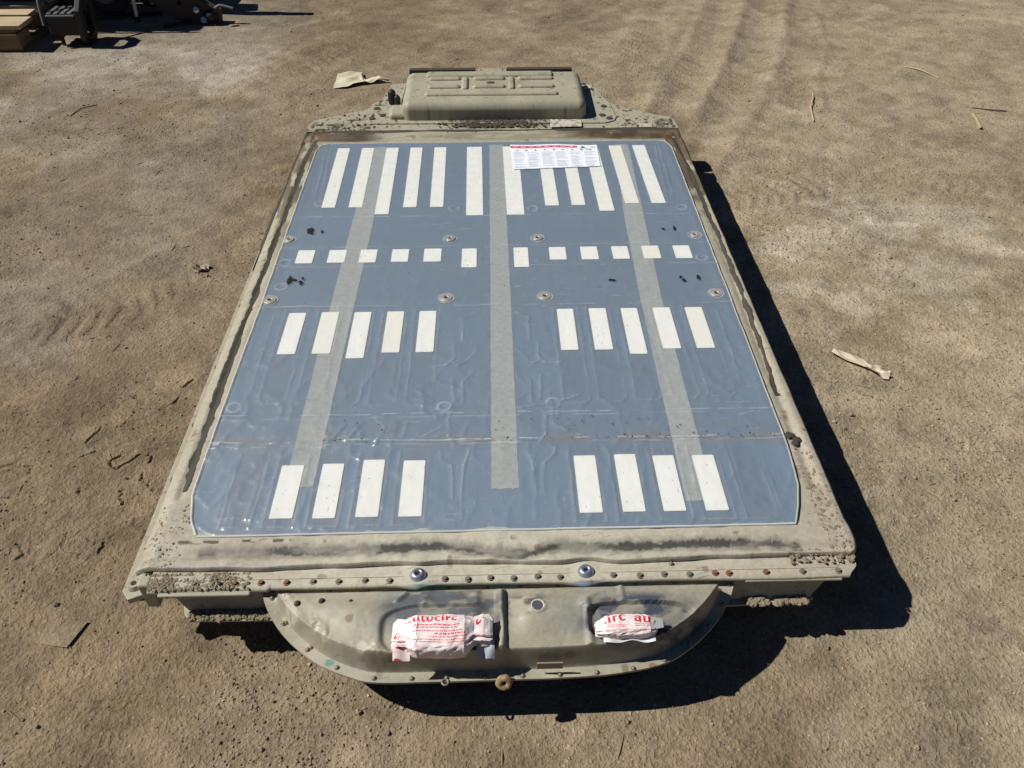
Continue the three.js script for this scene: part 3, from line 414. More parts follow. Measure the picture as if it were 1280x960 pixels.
{
  // base sheet
  const W = 700, H = 960, bx0 = -0.70, bz0 = -0.875, bw = 1.4, bh = 1.9;
  const lane = (x) => { const c = (Math.abs(x) - 0.197) / 0.0925; return Math.abs(c - Math.round(c)) * 0.0925 < 0.034 && c > -0.4 && c < 4.5 ? 1 : 0; };
  const base = colourTexture(W, H, (i, j) => {
    const x = bx0 + (i + 0.5) / W * bw, z = bz0 + (j + 0.5) / H * bh;
    const n = fbm(x * 8, z * 8, 4, 281), n2 = fbm(x * 50, z * 50, 3, 285), st = fbm(x * 90, z * 5, 2, 287);
    let k = 1 + 0.16 * (n - 0.5) + 0.1 * (n2 - 0.5) + 0.05 * (st - 0.5);
    if (z > 0.222 && z < 0.622) k *= lane(x) ? 0.92 : 1.08; if (z > 0.775 && z < 0.99) k *= lane(x) ? 0.88 : 1.14; if (z < -0.34 && z > -0.82) k *= Math.abs(x) > 0.6 ? 0.96 : 1;
    let c = [0.040 * k, 0.110 * k, 0.197 * k];
    const dirt = sst(0.02, 0.004, Math.abs(z - 0.742 - 0.01 * (n - 0.5)) - 0.008 * n2) * sst(0.42, 0.6, fbm(x * 12, z * 30, 3, 291)) + 0.7 * sst(0.52, 0.62, fbm(x * 16, z * 40, 3, 293)) * sst(0.665, 0.68, z) * sst(0.74, 0.72, z) * sst(0.2, 0.4, Math.abs(x - 0.05));
    for (let q = 0; q < 3; q++) c[q] = lerp(c[q], [0.125, 0.10, 0.075][q], clamp(dirt, 0, 1) * 0.5);
    return c;
  });
  const uvb = (x, z) => [(x - bx0) / bw, (z - bz0) / bh];
  const n = 90;
  const g = grid(24, n, (i, j) => { const z = lerp(-0.853, 1.006, j / (n - 1)), x = lerp(filmSpan(z, -1) + 0.003, filmSpan(z, 1) - 0.003, i / 23); return [x, YT + 0.0004, z, ...uvb(x, z)]; });
  const sheet = part(pack, 'base_sheet', g, new THREE.MeshPhysicalMaterial({ map: base, roughness: 0.58, ior: 2.33, side: THREE.DoubleSide }), 'blue grey backing sheet under the clear film');
  // tapes, each a little above the sheet
  const strip = (P, seed) => grid(14, 320, (i, j) => {                  // P: stations [z, left x, right x]
    const z0 = P[0][0], z1 = P[P.length - 1][0], u = i / 13, rag = j < 2 || j > 317 ? 0.004 * (vn(u * 9, j, seed) - 0.5) : 0, z = lerp(z0, z1, j / 319) + rag;
    let k = 0; while (k < P.length - 2 && z > P[k + 1][0]) k++; const t = clamp((z - P[k][0]) / (P[k + 1][0] - P[k][0]), 0, 1);
    const x = lerp(lerp(P[k][1], P[k + 1][1], t), lerp(P[k][2], P[k + 1][2], t), u) + 0.0012 * (vn(z * 40, u > 0.5 ? 1 : 2, seed) - 0.5);
    const rd = 1 - Math.abs(2 * fbm(x * 30, z * 60, 2, seed + 3) - 1); return [x, YT + 0.0009 + 0.0005 * rd ** 4 + 0.0003 * vn(x * 60, z * 60, seed + 7), z, x, z];
  });
  part(sheet, 'tape_strip', strip([[-0.83, -0.017, 0.036], [0.2, -0.017, 0.043], [0.892, -0.018, 0.044]], 341), M.tape, 'grey tape strip down the middle');
  part(sheet, 'tape_strip', strip([[-0.82, -0.462, -0.413], [-0.223, -0.477, -0.406], [0.875, -0.484, -0.418]], 347), M.tape, 'grey tape strip on the left');
  part(sheet, 'tape_strip', strip([[-0.82, 0.472, 0.523], [-0.278, 0.436, 0.503], [0.189, 0.421, 0.484], [0.937, 0.412, 0.476]], 353), M.tape, 'grey tape strip on the right');
  const jr = rng(57), jt = () => 0.002 * (jr() - 0.5);
  PADS.forEach(([X0, X1, Z0, Z1, sk], i) => {
    const x0 = X0 + jt(), x1 = X1 + jt(), z0 = Z0 + jt(), z1 = Z1 + jt();
    const r = 0.003, s = new THREE.Shape(), P = [[x0 - sk / 2, z0], [x1 - sk / 2, z0], [x1 + sk / 2, z1], [x0 + sk / 2, z1]];
    s.moveTo(P[0][0] + r, -P[0][1]); s.lineTo(P[1][0] - r, -P[1][1]); s.quadraticCurveTo(P[1][0], -P[1][1], P[1][0], -P[1][1] - r); s.lineTo(P[2][0], -P[2][1] + r); s.quadraticCurveTo(P[2][0], -P[2][1], P[2][0] - r, -P[2][1]); s.lineTo(P[3][0] + r, -P[3][1]); s.quadraticCurveTo(P[3][0], -P[3][1], P[3][0], -P[3][1] + r); s.lineTo(P[0][0], -P[0][1] - r); s.quadraticCurveTo(P[0][0], -P[0][1], P[0][0] + r, -P[0][1]);
    const q = new THREE.ExtrudeGeometry(s, { depth: 0.0012, bevelEnabled: false, curveSegments: 2 }); q.rotateX(-Math.PI / 2); q.translate(0, YT + 0.0012, 0);
    planarUV(q, (x, y, z) => [(x - x0) / 0.06 * 0.9 + (i * 0.37) % 1, (z - z0) / 0.5 + (i * 0.61) % 1]);
    const warm = (z0 > 0.2 && z0 < 0.25 && x0 < 0 && i % 2) || [10, 20, 33].includes(i);
    part(sheet, 'white_pad', q, warm ? M.padWarm : M.pad);
  });
  M.pad.map.wrapS = M.pad.map.wrapT = M.padWarm.map.wrapS = M.padWarm.map.wrapT = THREE.RepeatWrapping;
  // film
  const fx = 330, fz = 450;
  M.film.transmissionMap = greyTexture(700, 950, (i, j) => { const w = filmHW(bx0 + (i + 0.5) / 700 * bw, bz0 + (j + 0.5) / 950 * bh)[1]; return 1 - 0.55 * w; }, false);
  M.film.bumpMap = greyTexture(1000, 1360, (i, j) => {
    const x = bx0 + (i + 0.5) / 1000 * bw, z = bz0 + (j + 0.5) / 1360 * bh, near = sst(0.1, 0.7, z), left = sst(0.2, -0.5, x);
    const ra = 1 - Math.abs(2 * fbm(x * 34 + z * 9, z * 26 - x * 12, 3, 331) - 1), rb2 = 1 - Math.abs(2 * fbm(x * 22, z * 95, 2, 335) - 1);
    return 0.25 + 0.5 * Math.pow(ra, 4) * (0.3 + 0.45 * near + 0.25 * left) + 0.22 * Math.pow(rb2, 5) * sst(0.3, 0.0, z) + 0.1 * vn(x * 15, z * 9, 337);
  }, false); M.film.bumpScale = 0.0011;
  const f = grid(fx, fz, (i, j) => { const z = lerp(-0.855, 1.008, j / (fz - 1)), x = lerp(filmSpan(z, -1), filmSpan(z, 1), i / (fx - 1)); return [x, filmY(x, z), z, ...uvb(x, z)]; });
  part(pack, 'plastic_film', f, M.film, 'clear wrinkled plastic film stretched over the top');
  const edge = []; for (let j = 0; j <= 120; j++) { const z = lerp(-0.85, 1.005, j / 120); edge.push([z]); }
  const film = pack.children[pack.children.length - 1];
  const side = (s) => tube(edge.map(([z]) => [filmSpan(z, s), YT + 0.0022, z]), 0.0026, 200, 6);
  part(film, 'film_edge', side(-1), M.filmEdge); part(film, 'film_edge', side(1), M.filmEdgeDusty ??= std({ color: lin(0.42, 0.43, 0.42), roughness: 0.6 }));
  part(film, 'film_edge', tube([...Array(24).keys()].map((k) => [lerp(-0.642, 0.634, k / 23), YT + 0.003, 1.0085 - 0.003 * k / 23 + 0.0015 * (vn(k * 0.9, 1, 295) - 0.5)]), 0.0028, 120, 6), M.filmEdge);
  // torn black spots
  const rr = rng(41), flakes = [[-0.606, -0.208, 0.011, 0.022], [-0.600, -0.192, 0.008, 0.007], [-0.566, -0.20, 0.005, 0.012], [-0.621, 0.073, 0.009, 0.026], [-0.607, 0.073, 0.010, 0.008], [-0.585, 0.088, 0.006, 0.012], [-0.582, 0.066, 0.004, 0.008], [0.566, 0.103, 0.008, 0.009], [0.558, 0.085, 0.005, 0.008], [0.612, 0.090, 0.007, 0.014], [0.590, -0.195, 0.007, 0.013], [0.552, -0.19, 0.007, 0.005], [0.349, 0.097, 0.012, 0.006]];
  for (const [x, z, a, b] of flakes) { const P = []; for (let k = 0; k < 11; k++) { const t = k / 11 * 6.283, q = 0.6 + 0.7 * rr(); P.push([x + a * 0.8 * q * Math.cos(t), z + b * 0.8 * q * Math.sin(t)]); } part(film, 'black_residue', plate(P, YT + 0.0062 + filmH(x, z), 0.002), M.black); }
  // brown crumbs caught along the near fold
  const cr = []; const r3 = rng(43); for (let k = 0; k < 240; k++) { const x = lerp(-0.6, 0.66, r3()), z = r3() < 0.6 ? 0.742 + 0.004 * x + 0.008 * (r3() - 0.5) : lerp(0.67, 0.74, r3()); if (vn(x * 9, 4, 297) < 0.42) continue; cr.push([x, filmY(x, z) + 0.0003, z, 0.0006 + 0.0016 * r3() ** 2, 0.5]); }
  for (let k = 0; k < 160; k++) { const z = lerp(-0.85, 1.0, r3()), x = lerp(-0.66, 0.66, r3()); cr.push([x, filmY(x, z) + 0.0002, z, 0.0004 + 0.0010 * r3() ** 2, 0.6]); }
  const cm = part(film, 'dirt_crumbs', lumps(cr), M.darkMud); cm.userData.kind = 'stuff';
}
// ---- studs through the film
for (const [x, z] of STUDS) {
  const big = z > 0, s = big ? 1 : 0.86;
  const g = new THREE.LatheGeometry([[0.0055, 0.0015], [0.0065, 0.0035], [0.009, 0.0042], [0.0115, 0.0022], [0.0135, 0.0026], [0.0165, 0.0036], [0.018, 0.0015]].map(([a, b]) => new THREE.Vector2(a * s, b)), 28); g.translate(x, YT + 0.004, z);
  const w = part(pack, 'stud_washer', g, M.steelDust ??= std({ color: lin(0.40, 0.39, 0.34), roughness: 0.45, metalness: 0.3 }));
  const c = new THREE.CylinderGeometry(0.0055 * s, 0.0055 * s, 0.006, 12); c.translate(x, YT + 0.0032, z); part(w, 'stud_hole', c, M.dull);
}
// ---- printed label on the film
{
  const cv = document.createElement('canvas'); cv.width = 700; cv.height = 400; const c = cv.getContext('2d'), r = rng(61);
  c.fillStyle = '#eef1f8'; c.fillRect(0, 0, 700, 400);
  c.fillStyle = '#c9506a'; c.fillRect(0, 22, 540, 40); c.fillStyle = '#e9a9b6'; for (let k = 0; k < 8; k++) c.fillRect(20 + k * 64, 34, 40, 14);
  c.fillStyle = '#8c4f55'; for (let k = 0; k < 9; k++) { c.beginPath(); c.moveTo(40 + k * 74, 102); c.lineTo(52 + k * 74, 80); c.lineTo(64 + k * 74, 102); c.fill(); }
  c.fillStyle = '#5d5d66'; c.beginPath(); c.moveTo(560, 60); c.lineTo(585, 18); c.lineTo(610, 60); c.fill(); c.fillStyle = '#44444c'; c.fillRect(560, 74, 70, 8); c.strokeStyle = '#55555f'; c.lineWidth = 5; c.beginPath(); c.moveTo(610, 100); c.lineTo(680, 40); c.moveTo(640, 30); c.lineTo(690, 60); c.stroke();
  for (let col = 0; col < 6; col++) for (let row = 0; row < 22; row++) { if (r() < 0.12) continue; c.fillStyle = r() < 0.2 ? '#8f9cb8' : '#b3bccf'; c.fillRect(18 + col * 114, 124 + row * 12, 60 + 36 * r(), 5); }
  c.fillStyle = '#7d869c'; c.fillRect(500, 384, 60, 6); c.fillRect(610, 384, 40, 6);
  const t = fin(new THREE.CanvasTexture(cv), false, true);
  const Q = [[0.064, -0.822], [0.399, -0.815], [0.395, -0.634], [0.070, -0.617]];
  const g = grid(60, 30, (i, j) => { const u = i / 59, v = j / 29; const x = lerp(lerp(Q[0][0], Q[1][0], u), lerp(Q[3][0], Q[2][0], u), v), z = lerp(lerp(Q[0][1], Q[1][1], u), lerp(Q[3][1], Q[2][1], u), v) + 0.004 * Math.sin(u * 9) * (1 - v); return [x, filmY(x, z) + 0.0009 + 0.0006 * vn(u * 9, v * 5, 299), z, u, 1 - v]; });
  part(pack, 'warning_label', g, std({ map: t, roughness: 0.45 }), 'white printed label with red heading bar');
}
// ---- front lip with its bolts
{
  const bulge = (x) => Math.exp(-(((x + 0.169) / 0.028) ** 2)) + Math.exp(-(((x - 0.174) / 0.028) ** 2));
  const front = (x) => 1.1275 + 0.0095 * bulge(x) + 0.0015 * Math.sin(x * 14) + (x < -0.47 ? 0.004 : 0) - 0.002 * Math.exp(-(((x - 0.02) / 0.12) ** 2));
  const nx = 420, nz = 22;
  const X0 = -0.712, X1 = 0.735;
  const lipY = (x, z) => 0.1885 + 0.0022 * Math.exp(-(((z - 1.098) / 0.0022) ** 2)) * sst(0.55, 0.7, bulge(x) < 0.2 ? 1 : 0) + 0.003 * bulge(x) + 0.0008 * (vn(x * 20, z * 40, 301) - 0.5) - 0.0035 * sst(front(x) - 0.008, front(x), z);
  const g = grid(nx, nz, (i, j) => { const x0 = lerp(X0, X1, i / (nx - 1)); const j2 = Math.min(j, nz - 2), zz = lerp(1.070, front(x0), j2 / (nz - 2)); const cut = 0.02 * sst(1.10, 1.1275, zz); const x = clamp(x0, X0, X1 - cut * (i > nx * 0.97 ? 1 : 0)); const y = lipY(x, zz) - (j === nz - 1 ? 0.006 : 0); return [x, y, zz, ...topUV(x, y, zz)]; });
  const lip = part(pack, 'front_lip', g, M.top, 'riveted khaki lip along the near edge');
  const hex = (() => { const a = new THREE.CylinderGeometry(0.0066, 0.0072, 0.0016, 16), b = new THREE.CylinderGeometry(0.0043, 0.0047, 0.0046, 6); a.translate(0, 0.0008, 0); b.translate(0, 0.0035, 0); return mergeGeometries([a, b]); })();
  const dome = (() => { const a = new THREE.CylinderGeometry(0.0052, 0.0056, 0.0014, 14), b = new THREE.SphereGeometry(0.0046, 10, 6, 0, 6.3, 0, 1.57); a.translate(0, 0.0007, 0); b.scale(1, 0.9, 1); b.translate(0, 0.0014, 0); return mergeGeometries([a, b]); })();
  const put = (par, name, geo, x, y, z, mat, s = 1, tx = 0) => { const m = part(par, name, geo, mat); m.position.set(x, y, z); m.rotation.set(tx, x * 37, (x * 53 % 1) * 0.1); m.scale.setScalar(s); return m; };
  [-0.62, -0.538, -0.486, -0.434, -0.381, -0.329, -0.276, -0.226, -0.114, -0.067, -0.021, 0.026, 0.075, 0.121, 0.23, 0.284, 0.334, 0.386, 0.439, 0.467, 0.544, 0.619, 0.693].forEach((x, i) => put(lip, 'lip_bolt', hex, x, 0.188, 1.1155 + 0.001 * Math.sin(i * 3), [1, 2, 3, 18, 19, 20].includes(i) ? M.rustBolt : M.bolt, 1));
  put(lip, 'lip_bolt', dome, 0.352, 0.191, 1.092, M.bolt, 0.9); put(lip, 'lip_bolt', dome, -0.568, 0.191, 1.117, M.dull, 0.8);
  for (const x of [-0.169, 0.174]) {
    const l = new THREE.LatheGeometry([[0.004, 0.003], [0.0052, 0.0085], [0.009, 0.0092], [0.0128, 0.007], [0.0148, 0.003], [0.0165, 0.0012], [0.017, 0]].map(([a, b]) => new THREE.Vector2(a, b)), 32);
    const b = part(lip, 'mounting_boss', l, M.steel); b.position.set(x, 0.191, 1.106);
    const hole = part(b, 'boss_hole', new THREE.CylinderGeometry(0.0052, 0.0052, 0.007, 14), M.black); hole.position.y = 0.0024;
  }
  // left lower lip and its caked dirt
  part(lip, 'lip_extension', boxUV(box(-0.690, -0.505, 0.176, 0.184, 1.10, 1.139, 0.003)), M.khaki);
  part(lip, 'lip_extension', boxUV(box(0.50, 0.70, 0.174, 0.181, 1.10, 1.131, 0.003)), M.khaki);
  const r = rng(71), md = []; for (let k = 0; k < 1100; k++) { const x = -0.71 + 0.20 * r() ** 1.5, z = lerp(1.090, 1.128, r()); md.push([x, 0.187 + 0.003 * vn(x * 60, z * 60, 309), z, 0.0008 + 0.0034 * r() ** 3, 0.7]); }
  for (let k = 0; k < 120; k++) { const x = lerp(0.60, 0.735, r()), z = lerp(1.065, 1.10, r()); md.push([x, 0.194 + 0.002 * r(), z, 0.001 + 0.0034 * r() ** 2, 0.5]); }
  for (let k = 0; k < 260; k++) { const x = lerp(0.69, 0.738, r()), z = lerp(0.66, 1.08, Math.sqrt(r())); md.push([x, coverY(x, z), z, 0.001 + 0.004 * r() ** 3, 0.5]); }
  for (let k = 0; k < 200; k++) { const x = lerp(-0.74, -0.66, r()), z = lerp(0.92, 1.09, r()); md.push([x, coverY(x, z), z, 0.0008 + 0.003 * r() ** 3, 0.5]); }
  const mm = part(lip, 'mud_crust', lumps(md), M.mud); mm.userData.kind = 'stuff';
  // ---- bottom tub
  const ring = (y, x, zf, zb, c) => [[-x, y, zf - c], [-x + c, y, zf], [x - c, y, zf], [x, y, zf - c], [x, y, zb], [-x, y, zb]];
  const loops = [ring(0.19, 0.722, 1.108, -0.98, 0.03), ring(0.168, 0.720, 1.110, -0.98, 0.035), ring(0.116, 0.682, 1.130, -0.96, 0.035), ring(0.104, 0.67, 1.130, -0.955, 0.035)];
  const tg = grid(7, 4, (i, j) => [...loops[j][i % 6], i * 0.6, j * 0.2]);
  const tub = part(pack, 'bottom_tub', boxUV(tg), M.khaki, 'shaded khaki side walls of the tub');
  part(tub, 'bottom_pan', boxUV(box(-0.66, 0.66, 0.098, 0.104, -0.955, 1.127)), M.khaki);
  part(tub, 'underbody', boxUV(box(-0.50, 0.56, 0.0, 0.097, -0.8, 0.72, 0.02)), M.dull);
  part(tub, 'bottom_flange', plate([[-0.668, 1.10], [-0.655, 1.138], [-0.640, 1.1535], [-0.47, 1.155], [-0.47, 1.10]], 0.113, 0.005, 0.001), M.khaki);
  part(tub, 'bottom_flange', plate([[0.665, 1.10], [0.645, 1.138], [0.47, 1.145], [0.47, 1.10]], 0.113, 0.005, 0.001), M.khaki);
  const mb = []; for (let k = 0; k < 420; k++) { const x = lerp(-0.645, -0.475, r()); mb.push([x, 0.114 + 0.003 * r(), lerp(1.132, 1.153, r()), 0.001 + 0.005 * r() ** 2 * (vn(x * 40, 1, 305) + 0.3), 0.8]); }
  for (let k = 0; k < 420; k++) { const x = lerp(0.505, 0.638, r()); if (Math.abs(x - 0.565) < 0.008) continue; mb.push([x, 0.114 + 0.004 * r(), lerp(1.124, 1.144, r()), 0.001 + 0.006 * r() ** 2 * (vn(x * 40, 1, 307) + 0.3), 0.8]); }
  const m2 = part(tub, 'mud_crust', lumps(mb), M.mud); m2.userData.kind = 'stuff';
  // ---- side rails
  for (const s of [-1, 1]) {
    const holes = [0.98, 0.80, 0.62, 0.40, 0.12, -0.25, -0.6].map((z) => [s * 0.769, z, 0.0045, 0.009]);
    const o = s < 0 ? [[-0.715, -1.0], [-0.778, -1.0], [-0.782, 0.6], [-0.784, 1.10], [-0.766, 1.122], [-0.715, 1.10]] : [[0.715, -0.99], [0.77, -0.99], [0.772, 0.6], [0.772, 1.04], [0.755, 1.06], [0.715, 1.07]];
    const rail = part(pack, 'side_rail', boxUV(plate(o, s < 0 ? 0.147 : 0.128, 0.016, 0.002, holes)), M.khaki, s < 0 ? 'sunlit khaki rail with holes on the left' : 'shaded khaki rail with holes on the right');
    const web = boxUV(box(s < 0 ? -0.722 : 0.712, s < 0 ? -0.712 : 0.722, 0.13, 0.19, -0.96, 1.08)); part(rail, 'rail_web', web, M.khaki);
    if (s > 0) continue;
    const lug = new THREE.CylinderGeometry(0.011, 0.016, 0.010, 16); lug.translate(-0.762, 0.1515, 1.088); part(rail, 'rail_lug', boxUV(lug), M.khaki);
    const hole = new THREE.CylinderGeometry(0.0058, 0.0058, 0.002, 12); hole.translate(-0.762, 0.1562, 1.088); part(rail, 'lug_hole', hole, M.black);
    part(rail, 'end_block', boxUV(box(-0.781, -0.742, 0.118, 0.134, 1.03, 1.108, 0.004)), M.dull);
    part(rail, 'rail_sealant', grid(5, 120, (i, j) => { const z = lerp(-1.0, -0.02, j / 119), t = i / 4 * 2 - 1, w = 0.012 * sst(-0.02, -0.2, z) * (0.6 + 0.8 * vn(z * 30, 1, 343)) + 0.001; return [-0.757 + t * w, 0.176 + 0.006 * (1 - t * t) - 0.012 * Math.max(0, -t), z, t, z * 8]; }), M.sealant);
    part(rail, 'rail_strut', boxUV(box(-0.742, -0.715, 0.10, 0.182, 1.06, 1.112, 0.006)), M.khaki);
  }
}
// ---- front pan: raised dish with a bolted flange
{
  const OUT = [[-0.492, 1.098], [-0.478, 1.146], [-0.444, 1.192], [-0.403, 1.231], [-0.353, 1.266], [-0.295, 1.291], [-0.24, 1.304], [-0.104, 1.305], [0.003, 1.304], [0.11, 1.303], [0.218, 1.297], [0.313, 1.279], [0.374, 1.246], [0.423, 1.205], [0.468, 1.151], [0.489, 1.098]];
  const curve = new THREE.SplineCurve(OUT.map(([a, b]) => new THREE.Vector2(a, b))), FINE = curve.getPoints(120).map((v) => [v.x, v.y]);
  const front = (x) => { for (let i = 0; i + 1 < FINE.length; i++) if (x <= FINE[i + 1][0]) return lerp(FINE[i][1], FINE[i + 1][1], clamp((x - FINE[i][0]) / (FINE[i + 1][0] - FINE[i][0]), 0, 1)); return FINE[FINE.length - 1][1]; };
  const Yf = 0.133, BACK = 1.092;
  const pocket = (x, z) => { const u = (x - 0.272) / 0.105, v = (z - 1.225) / 0.036; return sst(1.12, 0.9, Math.pow(Math.abs(u), 4) + Math.pow(Math.abs(v), 4)); };
  const seat = (x, z) => { const u = (x + 0.115) / 0.115, v = (z - 1.235) / 0.05; return sst(1.15, 0.85, Math.pow(Math.abs(u), 3) + Math.pow(Math.abs(v), 3)); };
  const H = (x, z) => {
    const d = dpoly(x, z, FINE), db = z - 1.128;
    const wt = clamp((d - 0.0205) / 0.0085, 0, 1), wx = 0.45 * wt + 0.55 * sst(0, 1, wt), wb = sst(0.004, 0.022, db), bk = 0.028 * sst(1.19, 1.13, z);
    let up = (0.064 - bk) * wx * wb;
    let y = Yf + bk + up + 0.004 * wx * wb * sst(1.28, 1.14, z);
    if (d > 0.03 && wb > 0.9) {
      y += 0.013 * sst(0.03, 0.10, d) * sst(0.012, 0.06, Math.abs(x + 0.001)) * sst(0.02, 0.07, db);
      y -= 0.011 * pocket(x, z) + 0.009 * seat(x, z);
      y += 0.0035 * gss((Math.hypot(x - 0.071, z - 1.195) - 0.013) / 0.003);
      y += 0.006 * Math.exp(-(((x - 0.168) / 0.007) ** 2)) * sst(1.175, 1.19, z);
      y += 0.005 * Math.exp(-(((x - 0.238) / 0.006) ** 2)) * sst(1.192, 1.18, z);
      y += 0.005 * Math.exp(-(((Math.hypot((x - 0.215) / 1.3, z - 1.205) - 0.045) / 0.006) ** 2)) * sst(1.2, 1.19, z) * sst(0.24, 0.22, x);
      y -= 0.005 * gss(((x + 0.205) * 0.8 + (z - 1.18) * 0.8) / 0.016) * sst(1.22, 1.18, z);
      y += 0.004 * gss((Math.max(Math.abs(x + 0.10) / 0.05, Math.abs(z - 1.172) / 0.014) - 1) / 0.14);
      y += 0.006 * gss((dseg(x, z, -0.19, 1.155, -0.205, 1.172)) / 0.006);
    }
    const rib = Math.exp(-(((x + 0.001) / 0.0075) ** 4)) * sst(0.014, 0.03, d) * sst(0.018, 0.03, db); y += 0.013 * rib;
    y += 0.0022 * (fbm(x * 14, z * 22, 3, 311) - 0.5) + 0.0012 * (fbm(x * 60, z * 60, 2, 315) - 0.5) * wx;
    if (x < -0.2 && wx > 0.3) y += 0.003 * sst(0.55, 0.75, fbm(x * 50, z * 50, 3, 317)) * sst(0.06, 0.035, d);
    return y;
  };
  const nx = 320, nz = 120;
  const g = grid(nx + 2, nz + 1, (i, j) => {
    const ii = clamp(i - 1, 0, nx - 1), t = ii / (nx - 1), x = lerp(-0.4915, 0.4885, lerp(t, 0.5 - 0.5 * Math.cos(Math.PI * t), 0.55));
    const jj = Math.min(j, nz - 1), v = jj / (nz - 1), z = lerp(BACK, Math.max(front(x), BACK + 0.002), lerp(v, 1 - (1 - v) ** 1.6, 0.75));
    const y = H(x, z) - (j === nz || i === 0 || i === nx + 1 ? 0.006 : 0); return [x, y, z, ...topUV(x, y, z + 0.5 * clamp(0.196 - y, 0, 1) * sst(1.17, 1.2, z))];
  });
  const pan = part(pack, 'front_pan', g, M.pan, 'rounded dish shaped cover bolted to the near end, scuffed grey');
  const under = plate([[-0.44, 1.09], ...FINE.map(([x, z]) => [x * 0.93, 1.09 + (z - 1.09) * 0.86]), [0.44, 1.09]], Yf - 0.012, 0.03, 0.008); part(pan, 'pan_underside', boxUV(under), M.dull);
  const dome = (() => { const a = new THREE.CylinderGeometry(0.0052, 0.0057, 0.0016, 14), b = new THREE.SphereGeometry(0.0042, 10, 6, 0, 6.3, 0, 1.57); a.translate(0, 0.0008, 0); b.scale(1, 0.9, 1); b.translate(0, 0.0014, 0); return mergeGeometries([a, b]); })();
  const bolt = (x, z, m = M.bolt, s = 1) => { const b = part(pan, 'flange_bolt', dome, m); b.position.set(x, H(x, z) - 0.0002, z); b.scale.setScalar(s); };
  for (const [x, z] of [[-0.47, 1.116], [-0.434, 1.12], [-0.352, 1.121], [-0.273, 1.12], [-0.196, 1.122], [-0.108, 1.122], [-0.03, 1.122], [0.039, 1.121], [0.116, 1.122], [0.199, 1.125], [0.277, 1.123], [0.359, 1.121], [0.441, 1.119]]) bolt(x, z, M.bolt, 0.85);
  for (const [x, z] of [[-0.4657, 1.1333], [-0.4526, 1.1313], [-0.4394, 1.1758], [-0.4323, 1.1738], [-0.3817, 1.2335], [-0.3756, 1.2285], [-0.3189, 1.272], [-0.245, 1.2953], [-0.1731, 1.2978], [-0.1073, 1.2978], [-0.1023, 1.2923], [-0.0334, 1.2978], [0.0385, 1.2973], [0.1104, 1.2968], [0.1812, 1.2943], [0.2521, 1.2882], [0.3159, 1.272], [0.3706, 1.2416], [0.4171, 1.2022], [0.4516, 1.1616], [0.4698, 1.1262]]) bolt(x, z, M.bolt, 0.95);
  bolt(-0.40, 1.172, M.dull, 1.2); bolt(-0.352, 1.17, M.dull, 1.2); bolt(-0.295, 1.172, M.dull, 0.7);
  const rg = new THREE.TorusGeometry(0.0125, 0.0022, 8, 24); rg.rotateX(Math.PI / 2); rg.translate(0.071, H(0.071, 1.195) + 0.001, 1.195); const ring = part(pan, 'vent_ring', rg, std({ color: lin(0.5, 0.48, 0.42), roughness: 0.8 }));
  const cp = new THREE.CylinderGeometry(0.0105, 0.0105, 0.003, 20); cp.translate(0.071, H(0.071, 1.195), 1.195); part(pan, 'vent_cap', cp, std({ color: lin(0.06, 0.07, 0.085), roughness: 0.7 }));
  const clip = new THREE.TorusGeometry(0.006, 0.0022, 6, 16); clip.rotateX(Math.PI / 2); clip.translate(-0.109, 0.135, 1.307); part(pan, 'wire_clip', clip, M.bolt);
  const pl = boxUV(box(0.065, 0.115, 0.150, 0.172, 1.2905, 1.2935, 0.001)); pl.rotateX(0); part(pan, 'rating_plate', pl, std({ color: lin(0.25, 0.22, 0.16), roughness: 0.6 }));
  // foam collar at the middle of the flange
  const tor = new THREE.TorusGeometry(0.0095, 0.0068, 14, 28); { const p = tor.attributes.position; for (let i = 0; i < p.count; i++) { const x = p.getX(i), y = p.getY(i), z = p.getZ(i), s = 1 + 0.22 * (fbm(x * 260 + 9, y * 260 + z * 190, 3, 321) - 0.5); p.setXYZ(i, x * s, y * s, z * s); } tor.computeVertexNormals(); }
  tor.rotateX(-0.5); tor.translate(0.003, 0.136, 1.311);
  part(pan, 'foam_collar', tor, std({ map: colourTexture(64, 64, (i, j) => { const n = fbm(i * 0.12, j * 0.12, 4, 323); return [lerp(0.16, 0.42, n), lerp(0.10, 0.33, n), lerp(0.04, 0.18, n)]; }), roughness: 0.9 }));
  const cyl = new THREE.CylinderGeometry(0.007, 0.007, 0.012, 16); cyl.translate(0.003, 0.130, 1.309); part(pan, 'collar_plug', cyl, M.dull);
}
